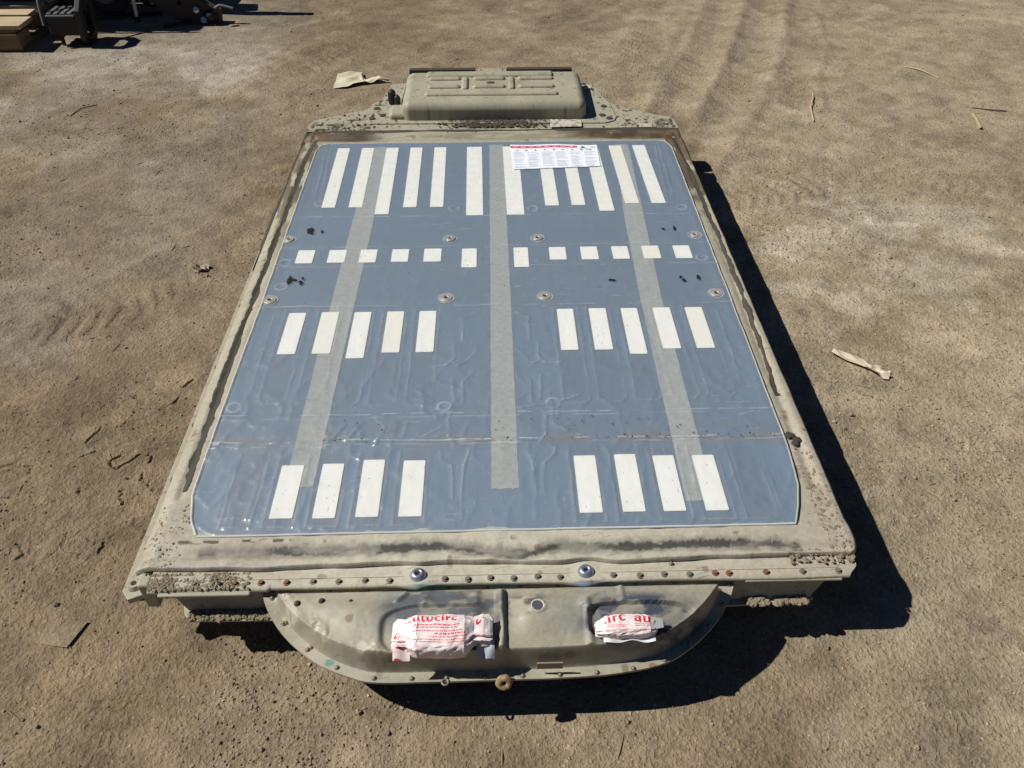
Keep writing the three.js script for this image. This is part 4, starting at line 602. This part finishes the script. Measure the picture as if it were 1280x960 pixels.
// ---- rear plate and raised rear cover
{
  const P = [[-0.752, -0.985], [-0.757, -1.05], [-0.734, -1.095], [-0.69, -1.118], [-0.625, -1.15], [-0.546, -1.19], [-0.505, -1.235], [-0.483, -1.28], [-0.468, -1.38], [-0.455, -1.462], [-0.417, -1.478], [0.404, -1.462], [0.45, -1.44], [0.463, -1.38], [0.476, -1.319], [0.497, -1.262], [0.527, -1.215], [0.57, -1.18], [0.621, -1.153], [0.68, -1.118], [0.735, -1.095], [0.752, -1.05], [0.752, -0.985]];
  const rp = part(pack, 'rear_plate', planarUV(plate(P, 0.192, 0.006, 0.0015), topUV), M.top, 'speckled khaki plate tapering at the far end');
  part(rp, 'rear_apron', boxUV(box(-0.74, 0.742, 0.12, 0.187, -1.0, -0.99)), M.khaki);
  const Q = [[-0.535, -1.10], [-0.515, -1.245], [-0.46, -1.30], [-0.44, -1.45], [0.43, -1.43], [0.448, -1.33], [0.50, -1.24], [0.512, -1.09], [0.50, -1.055], [0.46, -1.033], [-0.505, -1.045]];
  part(rp, 'raised_step', planarUV(plate(Q, 0.197, 0.005, 0.002), topUV), M.top);
  const r = rng(81), d = [];
  for (let k = 0; k < 900; k++) { const x = 0.02 + 0.25 * (r() + r() - 1), z = lerp(-1.075, -1.0, r()); d.push([x, 0.197, z, 0.001 + 0.0055 * r() ** 3, 0.55]); }
  for (let k = 0; k < 70; k++) { const x = lerp(-0.75, -0.5, r()), z = lerp(-1.05, -0.985, r()); d.push([x, 0.193, z, 0.0012 + 0.0048 * r() ** 2, 0.5]); }
  for (let k = 0; k < 60; k++) { const x = lerp(0.52, 0.745, r()), z = lerp(-1.04, -0.985, r()); d.push([x, 0.193, z, 0.0012 + 0.0045 * r() ** 2, 0.5]); }
  for (let k = 0; k < 45; k++) { const s = r() < 0.5 ? -1 : 1, x = s * lerp(0.42, 0.66, r()), z = lerp(-1.14, -1.03, r()) - 0.25 * sst(0.5, 0.44, Math.abs(x)) * r(); d.push([x, 0.1955, z, 0.0012 + 0.0055 * r() ** 3, 0.55]); }
  for (let k = 0; k < 60; k++) d.push([lerp(-0.74, 0.74, r()), 0.199, lerp(-0.98, -0.93, r()), 0.001 + 0.003 * r() ** 2, 0.5]);
  const m = part(rp, 'mud_crust', lumps(d), M.darkMud); m.userData.kind = 'stuff';
  for (const [x, z] of [[-0.50, -1.09], [-0.46, -1.12], [0.455, -1.10], [0.48, -1.07], [-0.49, -1.19], [0.47, -1.19]]) { const c = new THREE.CylinderGeometry(0.012, 0.013, 0.004, 14); c.translate(x, 0.199, z); part(rp, 'plate_bolt', c, M.dull); }
  const tag = (a, b, c2, d2, y, lab) => part(rp, 'paper_sticker', planarUV(plate([[a, c2 - 0.005], [b, c2], [b - 0.004, d2], [a - 0.006, d2 + 0.004]], y, 0.0015), (x, y2, z) => [(x - a) / (b - a), (z - c2) / (d2 - c2)]), M.paper, lab);
  tag(0.235, 0.362, -1.056, -0.99, 0.2005, 'dirty white sticker beside the rear cover');
  tag(0.597, 0.648, -1.024, -0.98, 0.1955, 'small torn white sticker near the far corner');
  // cover: rounded pressed-steel box, lower shoulder at its left end
  const rb = (x0, x1, y0, y1, z0, z1, rad, taper, seg = 6) => { const g = new RoundedBoxGeometry(x1 - x0, y1 - y0 + rad, z1 - z0, seg, rad); const p = g.attributes.position, hy = (y1 - y0 + rad) / 2; for (let i = 0; i < p.count; i++) { const t = 1 - taper * clamp((p.getY(i) + hy) / (2 * hy), 0, 1); p.setX(i, p.getX(i) * (1 - (1 - t) * 0.35)); p.setZ(i, p.getZ(i) * t); } g.translate((x0 + x1) / 2, (y0 - rad + y1) / 2, (z0 + z1) / 2); g.computeVertexNormals(); return g; };
  const smooth = (g) => planarUV(g, topUV);
  const cov = part(pack, 'rear_cover', smooth(rb(-0.378, 0.387, 0.196, 0.270, -1.425, -1.066, 0.036, 0.03, 12)), M.cover, 'raised khaki pressed steel cover with embossed ribs');
  part(cov, 'cover_shoulder', smooth(rb(-0.432, -0.33, 0.196, 0.222, -1.185, -1.076, 0.018, 0.06)), M.cover);
  const bar = (x0, x1, z, w = 0.011, h = 0.0115) => { const g = new THREE.CapsuleGeometry(w / 2, x1 - x0 - w, 6, 12); g.rotateZ(Math.PI / 2); g.scale(1, h / (w / 2) * 1.0, 1); g.translate((x0 + x1) / 2, 0.2695, z); return smooth(g); };
  const pad = (x0, x1, z0, z1) => smooth(new RoundedBoxGeometry(x1 - x0, 0.026, z1 - z0, 5, 0.012).translate((x0 + x1) / 2, 0.268, (z0 + z1) / 2));
  part(cov, 'pressed_rib', pad(-0.285, 0.262, -1.385, -1.335), M.cover);
  part(cov, 'pressed_rib', bar(-0.283, 0.272, -1.15, 0.03), M.cover);
  for (const [a, b] of [[-0.275, -0.135], [-0.085, 0.055], [0.105, 0.262]]) for (const z of [-1.315, -1.228]) part(cov, 'pressed_rib', bar(a, b, z, 0.03), M.cover);
  for (const x of [-0.117, 0.079]) part(cov, 'pressed_rib', smooth(new RoundedBoxGeometry(0.028, 0.022, 0.125, 5, 0.0105).translate(x, 0.2685, -1.265)), M.cover);
  const dn = new THREE.SphereGeometry(0.017, 14, 8); dn.scale(1.1, 0.16, 0.7); dn.translate(-0.008, 0.2705, -1.275); part(cov, 'dirt_spot', dn, M.dull);
  const con = mergeGeometries([new THREE.CapsuleGeometry(0.017, 0.035, 6, 14).translate(-0.425, 0.235, -1.215), new THREE.CapsuleGeometry(0.013, 0.02, 5, 12).translate(-0.402, 0.228, -1.20)]); part(cov, 'rubber_grommet', con, M.black, 'black rubber grommet at the cover corner');
  part(cov, 'cover_ear', boxUV(new RoundedBoxGeometry(0.012, 0.055, 0.09, 3, 0.005).rotateZ(-0.25).translate(-0.378, 0.23, -1.25)), M.khaki);
  for (const [a, b] of [[-0.366, -0.075], [0.062, 0.352]]) part(pack, 'rear_bracket', boxUV(box(a, b, 0.238, 0.266, -1.462, -1.436, 0.002)), M.dull, 'dark narrow bracket behind the rear cover');
  part(cov, 'cover_tab', smooth(new RoundedBoxGeometry(0.11, 0.02, 0.06, 3, 0.006).translate(-0.008, 0.256, -1.425)), M.top);
  part(rp, 'plate_tab', boxUV(box(0.405, 0.436, 0.196, 0.206, -1.40, -1.37)), M.paper);
}

// ---------------------------------------------------------------- wrapped plugs resting on the front pan
function wrapMap(words, lines, seed) {
  const cv = document.createElement('canvas'); cv.width = 768; cv.height = 512; const c = cv.getContext('2d'), r = rng(seed);
  c.fillStyle = '#e9dcdb'; c.fillRect(0, 0, 768, 512);
  for (let k = 0; k < 46; k++) { c.fillStyle = `rgba(226,120,130,${0.05 + 0.13 * r()})`; c.save(); c.translate(r() * 768, r() * 512); c.rotate((r() - 0.5) * 0.9); c.fillRect(-80, -6, 60 + 190 * r(), 4 + 18 * r()); c.restore(); }
  for (const [t, x, y, s, w] of words) { c.save(); c.translate(x, y); c.rotate(w || 0); c.scale(2.2, 1); c.fillStyle = '#d2303a'; c.font = `bold ${s}px sans-serif`; c.fillText(t, 0, 0); c.restore(); }
  c.fillStyle = '#d9606a'; for (const [x, y, w, h] of lines) { let u = x; while (u < x + w) { const q = 8 + 26 * r(); c.fillRect(u, y + 2 * Math.sin(u * 0.02), q, h); u += q + 6; } }
  return fin(new THREE.CanvasTexture(cv), false, true);
}
// a package lofted along x: stations [x, half depth, half height, z, y], crumpled
function packet(S, seed, crumple) {
  const n = 110, m = 56, g = grid(m + 1, n, (i, j) => {
    const t = j / (n - 1) * (S.length - 1), k = Math.min(S.length - 2, Math.floor(t)), f = sst(0, 1, t - k), q = S[k].map((v, c) => lerp(v, S[k + 1][c], f));
    const a = (i % m) / m * Math.PI * 2, e = 0.55, ca = Math.cos(a), sa = Math.sin(a);
    const amp = crumple * (0.4 + 0.6 * Math.min(1, q[2] / 0.02));
    const cr = 1 - Math.abs(2 * fbm(q[0] * 60, a * 2.2 + q[0] * 14, 3, seed) - 1), w = amp * (cr - 0.55) * 2;
    const pinch = q[5] || 0, fr = pinch * 0.0042 * Math.sin(a * 9 + seed);
    const cz = Math.sign(ca) * Math.pow(Math.abs(ca), e) * (q[1] + w + fr), cy = Math.sign(sa) * Math.pow(Math.abs(sa), e) * (q[2] + w * 0.8 + fr);
    return [q[0] + 0.0015 * (vn(a * 5, q[0] * 90, seed + 4) - 0.5), q[4] + cy, q[3] - cz, (q[0] - S[0][0]) / (S[S.length - 1][0] - S[0][0]), 1 - (i / m <= 0.5 ? 0.25 - 0.125 * Math.sign(ca) * Math.pow(Math.abs(ca), e) - 0.125 * (1 - Math.pow(Math.abs(sa), e)) * (ca >= 0 ? 1 : -1) : i / m)];
  }); return g;
}
{
  // v runs 0 at the far side, 0.25 on top, 0.5 at the near side
const t1 = wrapMap([['autocirc', 92, 96, 47, 0], ['c', 20, 170, 50, -0.4], ['ci', 640, 120, 44, -0.4]], [[170, 108, 330, 5], [190, 118, 310, 4], [165, 130, 370, 4], [330, 139, 230, 6], [300, 151, 270, 4], [170, 162, 380, 4], [220, 172, 330, 4], [30, 200, 90, 4], [30, 210, 90, 4], [600, 170, 130, 4]], 401);
  const S1 = [[-0.206, 0.020, 0.004, 1.252, 0.212, 1], [-0.196, 0.026, 0.010, 1.252, 0.214, 1], [-0.180, 0.025, 0.013, 1.254, 0.215, 0.8], [-0.168, 0.033, 0.020, 1.255, 0.214, 0.2], [-0.158, 0.036, 0.024, 1.256, 0.2145, 0], [-0.10, 0.0365, 0.0245, 1.257, 0.2145, 0], [-0.07, 0.036, 0.0235, 1.256, 0.214, 0], [-0.061, 0.030, 0.018, 1.252, 0.214, 0.5], [-0.052, 0.021, 0.011, 1.248, 0.216, 1], [-0.034, 0.026, 0.012, 1.246, 0.216, 1], [-0.022, 0.025, 0.008, 1.246, 0.215, 1], [-0.017, 0.018, 0.003, 1.247, 0.215, 1]];
  const a = thing('wrapped_plug', 'larger plug bundle wrapped in white tape with red lettering, left on the front pan', 'wrapped plug');
  const wrapM = (t) => std({ map: t, roughness: 0.38, bumpMap: fineBump, bumpScale: 0.0012 });
  part(a, 'tape_wrap', packet(S1, 411, 0.0028), wrapM(t1));
  const flap = grid(14, 10, (i, j) => { const u = i / 13, v = j / 9; return [-0.047 + 0.033 * u, 0.213 - 0.022 * v * v + 0.003 * Math.sin(u * 7 + v * 3), 1.262 + 0.030 * v, u, v]; }); part(a, 'torn_flap', flap, std({ color: lin(0.36, 0.40, 0.46), roughness: 0.35 }), 'grey white loose tape end');
  const fl2 = grid(14, 10, (i, j) => { const u = i / 13, v = j / 9; return [-0.203 + 0.032 * u, 0.219 - 0.02 * v * v + 0.002 * Math.sin(u * 6), 1.262 + 0.034 * v, 0.02 + u * 0.1, 0.5 + v * 0.2]; }); part(a, 'torn_flap', fl2, wrapM(t1), 'loose white tape end with red print');
const t2 = wrapMap([['.irc', 96, 128, 84, -0.05], ['au', 470, 122, 84, 0.04]], [[150, 140, 210, 4], [160, 150, 190, 4], [470, 136, 230, 4], [480, 147, 210, 4], [120, 176, 520, 4], [130, 188, 500, 3]], 403);
  const S2 = [[0.177, 0.008, 0.003, 1.246, 0.207, 1], [0.186, 0.013, 0.009, 1.245, 0.208, 0.6], [0.198, 0.019, 0.014, 1.243, 0.209, 0.1], [0.22, 0.0205, 0.016, 1.243, 0.2095, 0], [0.265, 0.0205, 0.0155, 1.243, 0.2095, 0], [0.280, 0.019, 0.014, 1.243, 0.209, 0.1], [0.289, 0.014, 0.010, 1.243, 0.208, 0.3], [0.296, 0.007, 0.005, 1.243, 0.207, 0]];
  const b = thing('wrapped_plug', 'smaller plug bundle wrapped in white tape with red lettering, right on the front pan', 'wrapped plug');
  part(b, 'tape_wrap', packet(S2, 417, 0.0022), wrapM(t2));
  const fl3 = grid(30, 8, (i, j) => { const u = i / 29, v = j / 7; return [0.192 + 0.098 * u, 0.2035 - 0.002 * v + 0.002 * Math.sin(u * 14), 1.258 + 0.011 * v + 0.002 * Math.sin(u * 9), 0.1, 0.02]; }); part(b, 'torn_flap', fl3, std({ color: lin(0.66, 0.68, 0.7), roughness: 0.4 }), 'loose white tape edge under the bundle');
  const fl4 = grid(10, 8, (i, j) => { const u = i / 9, v = j / 7; return [0.278 + 0.03 * u, 0.222 - 0.012 * u, 1.228 + 0.03 * v * (1 - 0.4 * u), 0.1, 0.02]; }); part(b, 'torn_flap', fl4, std({ color: lin(0.6, 0.6, 0.6), roughness: 0.4 }));
}

// ---------------------------------------------------------------- litter on the ground
function scrap(P, z0, amp, seed, n = 26) {                  // crumpled sheet filling an outline of two rails
  return grid(n, 12, (i, j) => { const u = i / (n - 1), v = j / 11, k = Math.min(P.length - 2, Math.floor(u * (P.length - 1))), f = u * (P.length - 1) - k, a = P[k], b = P[k + 1]; const x = lerp(lerp(a[0], b[0], f), lerp(a[2], b[2], f), v), z = lerp(lerp(a[1], b[1], f), lerp(a[3], b[3], f), v); return [x, groundY(x, z) + z0 + amp * vn(u * 6, v * 4, seed), z, u, v]; });
}
single('paper_scrap', 'torn tan paper scrap lying on dirt left of the rear cover', 'paper scrap', scrap([[-0.808, -1.905, -0.80, -2.03], [-0.74, -1.91, -0.745, -2.05], [-0.70, -1.93, -0.68, -2.09], [-0.655, -1.935, -0.66, -2.01], [-0.62, -1.95, -0.61, -2.02], [-0.575, -1.965, -0.575, -1.985], [-0.53, -1.972, -0.53, -1.977]], 0.005, 0.022, 501), std({ color: lin(0.60, 0.54, 0.40), roughness: 0.9 }));
single('plastic_strip', 'crumpled whitish plastic strip lying on dirt to the right of the pack', 'plastic strip', scrap([[1.028, 0.218, 1.045, 0.196], [1.06, 0.258, 1.083, 0.222], [1.098, 0.288, 1.118, 0.256], [1.112, 0.304, 1.126, 0.290], [1.125, 0.322, 1.142, 0.288], [1.145, 0.338, 1.165, 0.305], [1.158, 0.346, 1.176, 0.312]], 0.002, 0.016, 505, 40), std({ color: lin(0.55, 0.47, 0.36), roughness: 0.5 }));
single('leaf_scrap', 'small crumpled pale leaf scrap on bare dirt left of the pack', 'leaf', mergeGeometries([scrap([[-1.062, -0.287, -1.055, -0.31], [-1.04, -0.285, -1.035, -0.32], [-1.012, -0.285, -1.01, -0.315]], 0.002, 0.018, 509, 14), scrap([[-1.06, -0.28, -1.07, -0.29], [-1.04, -0.272, -1.05, -0.286]], 0.001, 0.01, 511, 8)]), std({ color: lin(0.36, 0.28, 0.22), roughness: 0.9 }));
{
  const r = rng(915), out = [];
  for (let k = 0; k < 150; k++) { const z = lerp(-3.1, 1.5, Math.sqrt(r())), hw = 1.2 + (1.6 - z) * 0.4; let x = (r() * 2 - 1) * hw; if (Math.abs(x) < 0.85 && z < 1.35 && z > -1.5) x = Math.sign(x) * (0.95 + 0.6 * r()); if (vn(x * 1.4, z * 1.4, 917) < 0.42 && k % 4) continue; const L = 0.006 + 0.022 * r() ** 2, a = r() * 6.28, y = groundY(x, z); out.push(tube([[x - L * Math.cos(a), y + 0.0002, z - L * Math.sin(a)], [x + 0.003 * (r() - 0.5), y + 0.002, z + 0.003 * (r() - 0.5)], [x + L * Math.cos(a), y, z + L * Math.sin(a)]], 0.0007 + 0.0012 * r(), 5, 5)); }
  const m = shade(new THREE.Mesh(mergeGeometries(out), std({ color: lin(0.24, 0.18, 0.11), roughness: 0.9 }))); m.name = 'litter'; m.userData = { kind: 'stuff', label: 'bits of straw and splinters scattered in the dirt' }; scene.add(m);
}
function stick(name, label, P, r, col) { return single(name, label, 'stick', tube(P.map(([x, z, y]) => [x, groundY(x, z) + r * 0.7 + (y || 0), z]), r, 20, 7), std({ color: lin(...col), roughness: 0.9 })); }
stick('stick', 'upright looking bent pale stick on dirt in the upper right', [[1.612, -1.80], [1.585, -1.72, 0.01], [1.535, -1.6, 0.004], [1.508, -1.46]], 0.0035, [0.46, 0.37, 0.24]);
stick('stick', 'thin pale straw lying slanted in the far upper right', [[2.21, -2.145], [2.27, -2.07, 0.006], [2.33, -1.975]], 0.0032, [0.42, 0.34, 0.22]);
stick('stick', 'short thick pale twig piece near the upper right edge', [[2.29, -1.515], [2.275, -1.45, 0.004], [2.256, -1.36]], 0.0075, [0.36, 0.29, 0.19]);
stick('stick', 'thin dark twig beside the short thick pale twig', [[2.33, -1.6], [2.40, -1.565, 0.003], [2.47, -1.55]], 0.003, [0.10, 0.075, 0.05]);
stick('stick', 'thin curved dark twig on dirt in the upper left', [[-2.01, -1.60], [-1.99, -1.68, 0.004], [-1.93, -1.73]], 0.0022, [0.17, 0.13, 0.085]);
single('card_shard', 'flat dirt coloured card shard with dark raised edge, lower left', 'card', grid(10, 8, (i, j) => { const u = i / 9, v = j / 7, x = lerp(lerp(-1.0, -0.915, u), lerp(-1.03, -0.937, u), v), z = lerp(lerp(1.07, 1.082, u), lerp(1.125, 1.143, u), v); return [x, groundY(x, z) * (1 - u) + groundY(-0.92, 1.11) * u + 0.0005 + 0.0055 * u * u, z, x / TILE, z / TILE]; }), std({ map: groundMap, bumpMap: groundBump, bumpScale: 0.005, color: lin(1.0, 1.0, 1.0), roughness: 0.95 }));

// ---------------------------------------------------------------- pallet and scrap parts at the upper left, with added shadow casters
const woodMap = colourTexture(512, 256, (i, j) => { const x = i / 512, y = j / 256, gr = fbm(x * 5 + 1.5 * fbm(x * 3, y * 2, 2, 601), y * 46, 4, 603), n = fbm(x * 9, y * 9, 3, 607), kn = sst(0.05, 0.02, Math.hypot((x - 0.6) * 1.6, y - 0.5)); const k = (1 + 0.7 * (gr - 0.5) + 0.25 * (n - 0.5)) * (1 - 0.5 * kn); return [0.46 * k, 0.36 * k, 0.22 * k]; }, true);
{
  const wood = std({ map: woodMap, roughness: 0.85 }), darkWood = std({ map: woodMap, color: lin(0.45, 0.42, 0.38), roughness: 0.9 });  // second material: same wood map with a darker tint, for the supports
  const pl = thing('wood_pallet', 'worn wooden pallet with pale sunlit slats at the upper left corner', 'pallet', [-3.2, 0, -2.9]);
  const at = (x0, x1, y0, y1, z0, z1) => boxUV(box(x0 + 3.2, x1 + 3.2, y0, y1, z0 + 2.9, z1 + 2.9, 0.003), 1.3);
  [[-2.465, -2.62, -2.572], [-2.652, -2.752, -2.606], [-2.81, -2.885, -2.615], [-2.935, -3.03, -2.60], [-3.07, -3.16, -2.61], [-3.20, -3.35, -2.60]].forEach(([z1, z0, x1]) => part(pl, 'slat', at(-3.8, x1, 0.122, 0.144, z0, z1), wood));
  for (const x of [-2.68, -3.2, -3.7]) { for (const z of [-2.53, -2.9, -3.28]) part(pl, 'block', at(x - 0.065, x + 0.075, 0.022, 0.098, z - 0.07, z + 0.07), darkWood); part(pl, 'stringer', at(x - 0.055, x + 0.065, 0.099, 0.1215, -3.345, -2.47), darkWood); part(pl, 'runner', at(x - 0.06, x + 0.07, 0, 0.0215, -3.345, -2.47), darkWood); }
  const dark = std({ color: lin(0.011, 0.012, 0.013), roughness: 0.6 }), grey = std({ color: lin(0.10, 0.11, 0.115), roughness: 0.6 }), rusty = std({ color: lin(0.042, 0.036, 0.03), roughness: 0.8 }), bright = std({ color: lin(0.6, 0.63, 0.68), roughness: 0.3, metalness: 0.8 });
  const hole = (w, h, d, t) => { const s = new THREE.Shape(); const c = 0.25 * w; s.moveTo(-w / 2 + c, -h / 2); s.lineTo(w / 2 - c, -h / 2); s.lineTo(w / 2, -h / 2 + c); s.lineTo(w / 2, h / 2 - c); s.lineTo(w / 2 - c, h / 2); s.lineTo(-w / 2 + c, h / 2); s.lineTo(-w / 2, h / 2 - c); s.lineTo(-w / 2, -h / 2 + c); s.closePath(); const k = new THREE.Path(); const a = w / 2 - t, b = h / 2 - t; k.moveTo(-a, -b * 0.7); k.lineTo(-a, b * 0.7); k.lineTo(-a * 0.6, b); k.lineTo(a * 0.6, b); k.lineTo(a, b * 0.7); k.lineTo(a, -b * 0.7); k.lineTo(a * 0.6, -b); k.lineTo(-a * 0.6, -b); k.closePath(); s.holes.push(k); return new THREE.ExtrudeGeometry(s, { depth: d, bevelEnabled: true, bevelSize: 0.004, bevelThickness: 0.004, bevelSegments: 2 }); };
  const hb = thing('steel_bracket', 'black steel bracket with ring shaped end beside the wooden pallet', 'bracket', [-2.34, 0, -2.62]);
  const body = boxUV(new RoundedBoxGeometry(0.17, 0.11, 0.15, 3, 0.012).translate(-0.04, 0.115, 0)); part(hb, 'bracket_body', body, dark);
  for (let k = 0; k < 4; k++) part(hb, 'top_rib', new RoundedBoxGeometry(0.026, 0.014, 0.13, 2, 0.006).translate(-0.10 + k * 0.037, 0.172, 0), grey);
  part(hb, 'end_ring', boxUV(hole(0.19, 0.24, 0.02, 0.04).rotateY(Math.PI / 2).rotateZ(-0.12).translate(0.055, 0.125, 0)), dark);
  part(hb, 'foot_pin', new THREE.CylinderGeometry(0.014, 0.010, 0.075, 8).translate(-0.085, 0.034, 0.045), dark);
  part(hb, 'cable', tube([[-0.10, 0.6, -0.35], [-0.13, 0.42, -0.16], [-0.145, 0.24, 0.03], [-0.135, 0.12, 0.085]], 0.009, 30, 8), grey);
  const cr = thing('shadow_crate', 'black plastic crate added on the far end of the pallet to cast shadow', 'crate', [-3.15, 0.144, -3.12]);  // crate added so its shadow darkens the ground beside the pallet
  const bx2 = (x0, x1, y0, y1, z0, z1) => boxUV(box(x0, x1, y0, y1, z0, z1, 0.006));
  part(cr, 'crate_floor', bx2(-0.5, 0.48, 0.002, 0.02, -0.24, 0.24), dark);
  for (const z of [-0.24, 0.222]) part(cr, 'crate_wall', bx2(-0.5, 0.48, 0.021, 0.88, z, z + 0.018), dark); for (const x of [-0.5, 0.462]) part(cr, 'crate_wall', bx2(x, x + 0.018, 0.021, 0.88, -0.2215, 0.2215), dark);
  for (let k = 0; k < 5; k++) part(cr, 'crate_rib', bx2(-0.45 + k * 0.215, -0.42 + k * 0.215, 0.03, 0.86, 0.2402, 0.255), dark); part(cr, 'crate_rim', bx2(-0.51, 0.49, 0.84, 0.88, 0.2555, 0.272), dark);
  const sf = thing('shadow_subframe', 'dark heap of heavy beams added behind the bracket to cast shadow', 'axle subframe', [-2.45, 0, -3.15]);  // invented stack of beams, shaped to shade the far left ground
  part(sf, 'cross_beam', boxUV(new RoundedBoxGeometry(0.85, 0.20, 0.14, 3, 0.02).rotateY(0.18).translate(0.05, 0.46, -0.05)), dark);
  part(sf, 'cross_beam', boxUV(new RoundedBoxGeometry(0.95, 0.14, 0.16, 3, 0.02).rotateY(0.12).translate(0.02, 0.22, -0.30)), dark);
  part(sf, 'upright', boxUV(new RoundedBoxGeometry(0.12, 0.62, 0.12, 3, 0.02).rotateZ(0.1).translate(-0.30, 0.31, 0.0)), dark);
  part(sf, 'upright', boxUV(new RoundedBoxGeometry(0.10, 0.60, 0.14, 3, 0.02).translate(0.24, 0.30, -0.25)), dark);
  part(sf, 'side_plate', boxUV(new RoundedBoxGeometry(0.55, 0.36, 0.02, 3, 0.008).translate(-0.02, 0.30, -0.42)), dark);
  part(sf, 'coil_spring', tube([...Array(61).keys()].map((k) => [0.34 + 0.055 * Math.cos(k * 0.7), 0.03 + k * 0.006, -0.05 + 0.055 * Math.sin(k * 0.7)]), 0.009, 180, 7), dark);
  part(sf, 'brake_disc', new THREE.CylinderGeometry(0.15, 0.15, 0.022, 30).rotateX(1.35).rotateY(0.5).translate(0.12, 0.15, 0.10), rusty);
  part(sf, 'disc_hub', new THREE.CylinderGeometry(0.065, 0.075, 0.06, 20).rotateX(1.35).rotateY(0.5).translate(0.135, 0.158, 0.13), grey);
  part(sf, 'hose', tube([[-0.2, 0.5, 0.1], [-0.05, 0.25, 0.16], [0.10, 0.05, 0.15], [0.25, 0.02, 0.10], [0.42, 0.015, 0.06]], 0.011, 40, 8), dark);
  part(sf, 'mount_bush', new THREE.CylinderGeometry(0.06, 0.06, 0.12, 18).rotateX(Math.PI / 2).translate(-0.12, 0.06, -0.22), rusty);
  for (const [x, z, x2, z2, y] of [[-2.148, -2.985, -2.15, -3.06, 0.42], [-2.42, -3.10, -2.40, -3.16, 0.5]]) {
    const q = thing('damper_rod', x > -2.3 ? 'bright damper rod standing on the ground between bracket and control arm' : 'second bright damper rod standing behind the steel bracket', 'damper rod', [x, 0, z], 'damper rods among the scrap parts');
    part(q, 'rod', tube([[0, 0.02, 0], [(x2 - x) * 0.5, y * 0.5, (z2 - z) * 0.5], [x2 - x, y, z2 - z]], 0.013, 12, 12), bright); part(q, 'rod_end', new THREE.CylinderGeometry(0.019, 0.019, 0.028, 14).translate(0, 0.016, 0), rusty);
  }
  const ca = thing('control_arm', 'flat dark rusty control arm leaning with bright bolts in its end', 'control arm', [-1.73, 0, -2.98]);
  const arm = (() => { const s = new THREE.Shape(); s.moveTo(0.09, 0.0); s.lineTo(0.10, 0.07); s.lineTo(-0.05, 0.16); s.lineTo(-0.25, 0.42); s.lineTo(-0.50, 0.55); s.lineTo(-0.58, 0.42); s.lineTo(-0.40, 0.22); s.lineTo(-0.16, 0.03); s.lineTo(-0.06, 0.0); s.closePath(); for (const [x, y, r] of [[-0.42, 0.38, 0.035], [-0.12, 0.12, 0.02]]) { const h = new THREE.Path(); h.absarc(x, y, r, 0, 6.283); s.holes.push(h); } return new THREE.ExtrudeGeometry(s, { depth: 0.05, bevelEnabled: true, bevelSize: 0.006, bevelThickness: 0.006, bevelSegments: 2 }); })();
  part(ca, 'arm_plate', boxUV(arm), rusty);
  part(ca, 'ball_joint', new THREE.SphereGeometry(0.042, 18, 12).scale(1.2, 0.8, 1).translate(0.05, 0.05, 0.05), dark);
  for (const [x, y] of [[-0.02, 0.085], [0.01, 0.028], [-0.03, 0.24]]) part(ca, 'bolt_head', new THREE.CylinderGeometry(0.019, 0.019, 0.022, 6).rotateX(1.1).translate(x, y, 0.075), bright);
  part(ca, 'bent_tab', tube([[0.06, 0.07, 0.05], [0.11, 0.10, 0.04], [0.19, 0.085, 0.05]], 0.009, 16, 8), grey);
  part(ca, 'cross_link', boxUV(new RoundedBoxGeometry(0.32, 0.34, 0.05, 3, 0.012).rotateZ(0.2).translate(0.02, 0.33, -0.16)), dark);
  part(ca, 'spike', tube([[-0.08, 0.02, 0.06], [-0.22, 0.012, 0.13]], 0.009, 6, 6), dark);
}
renderer.render(scene, camera);
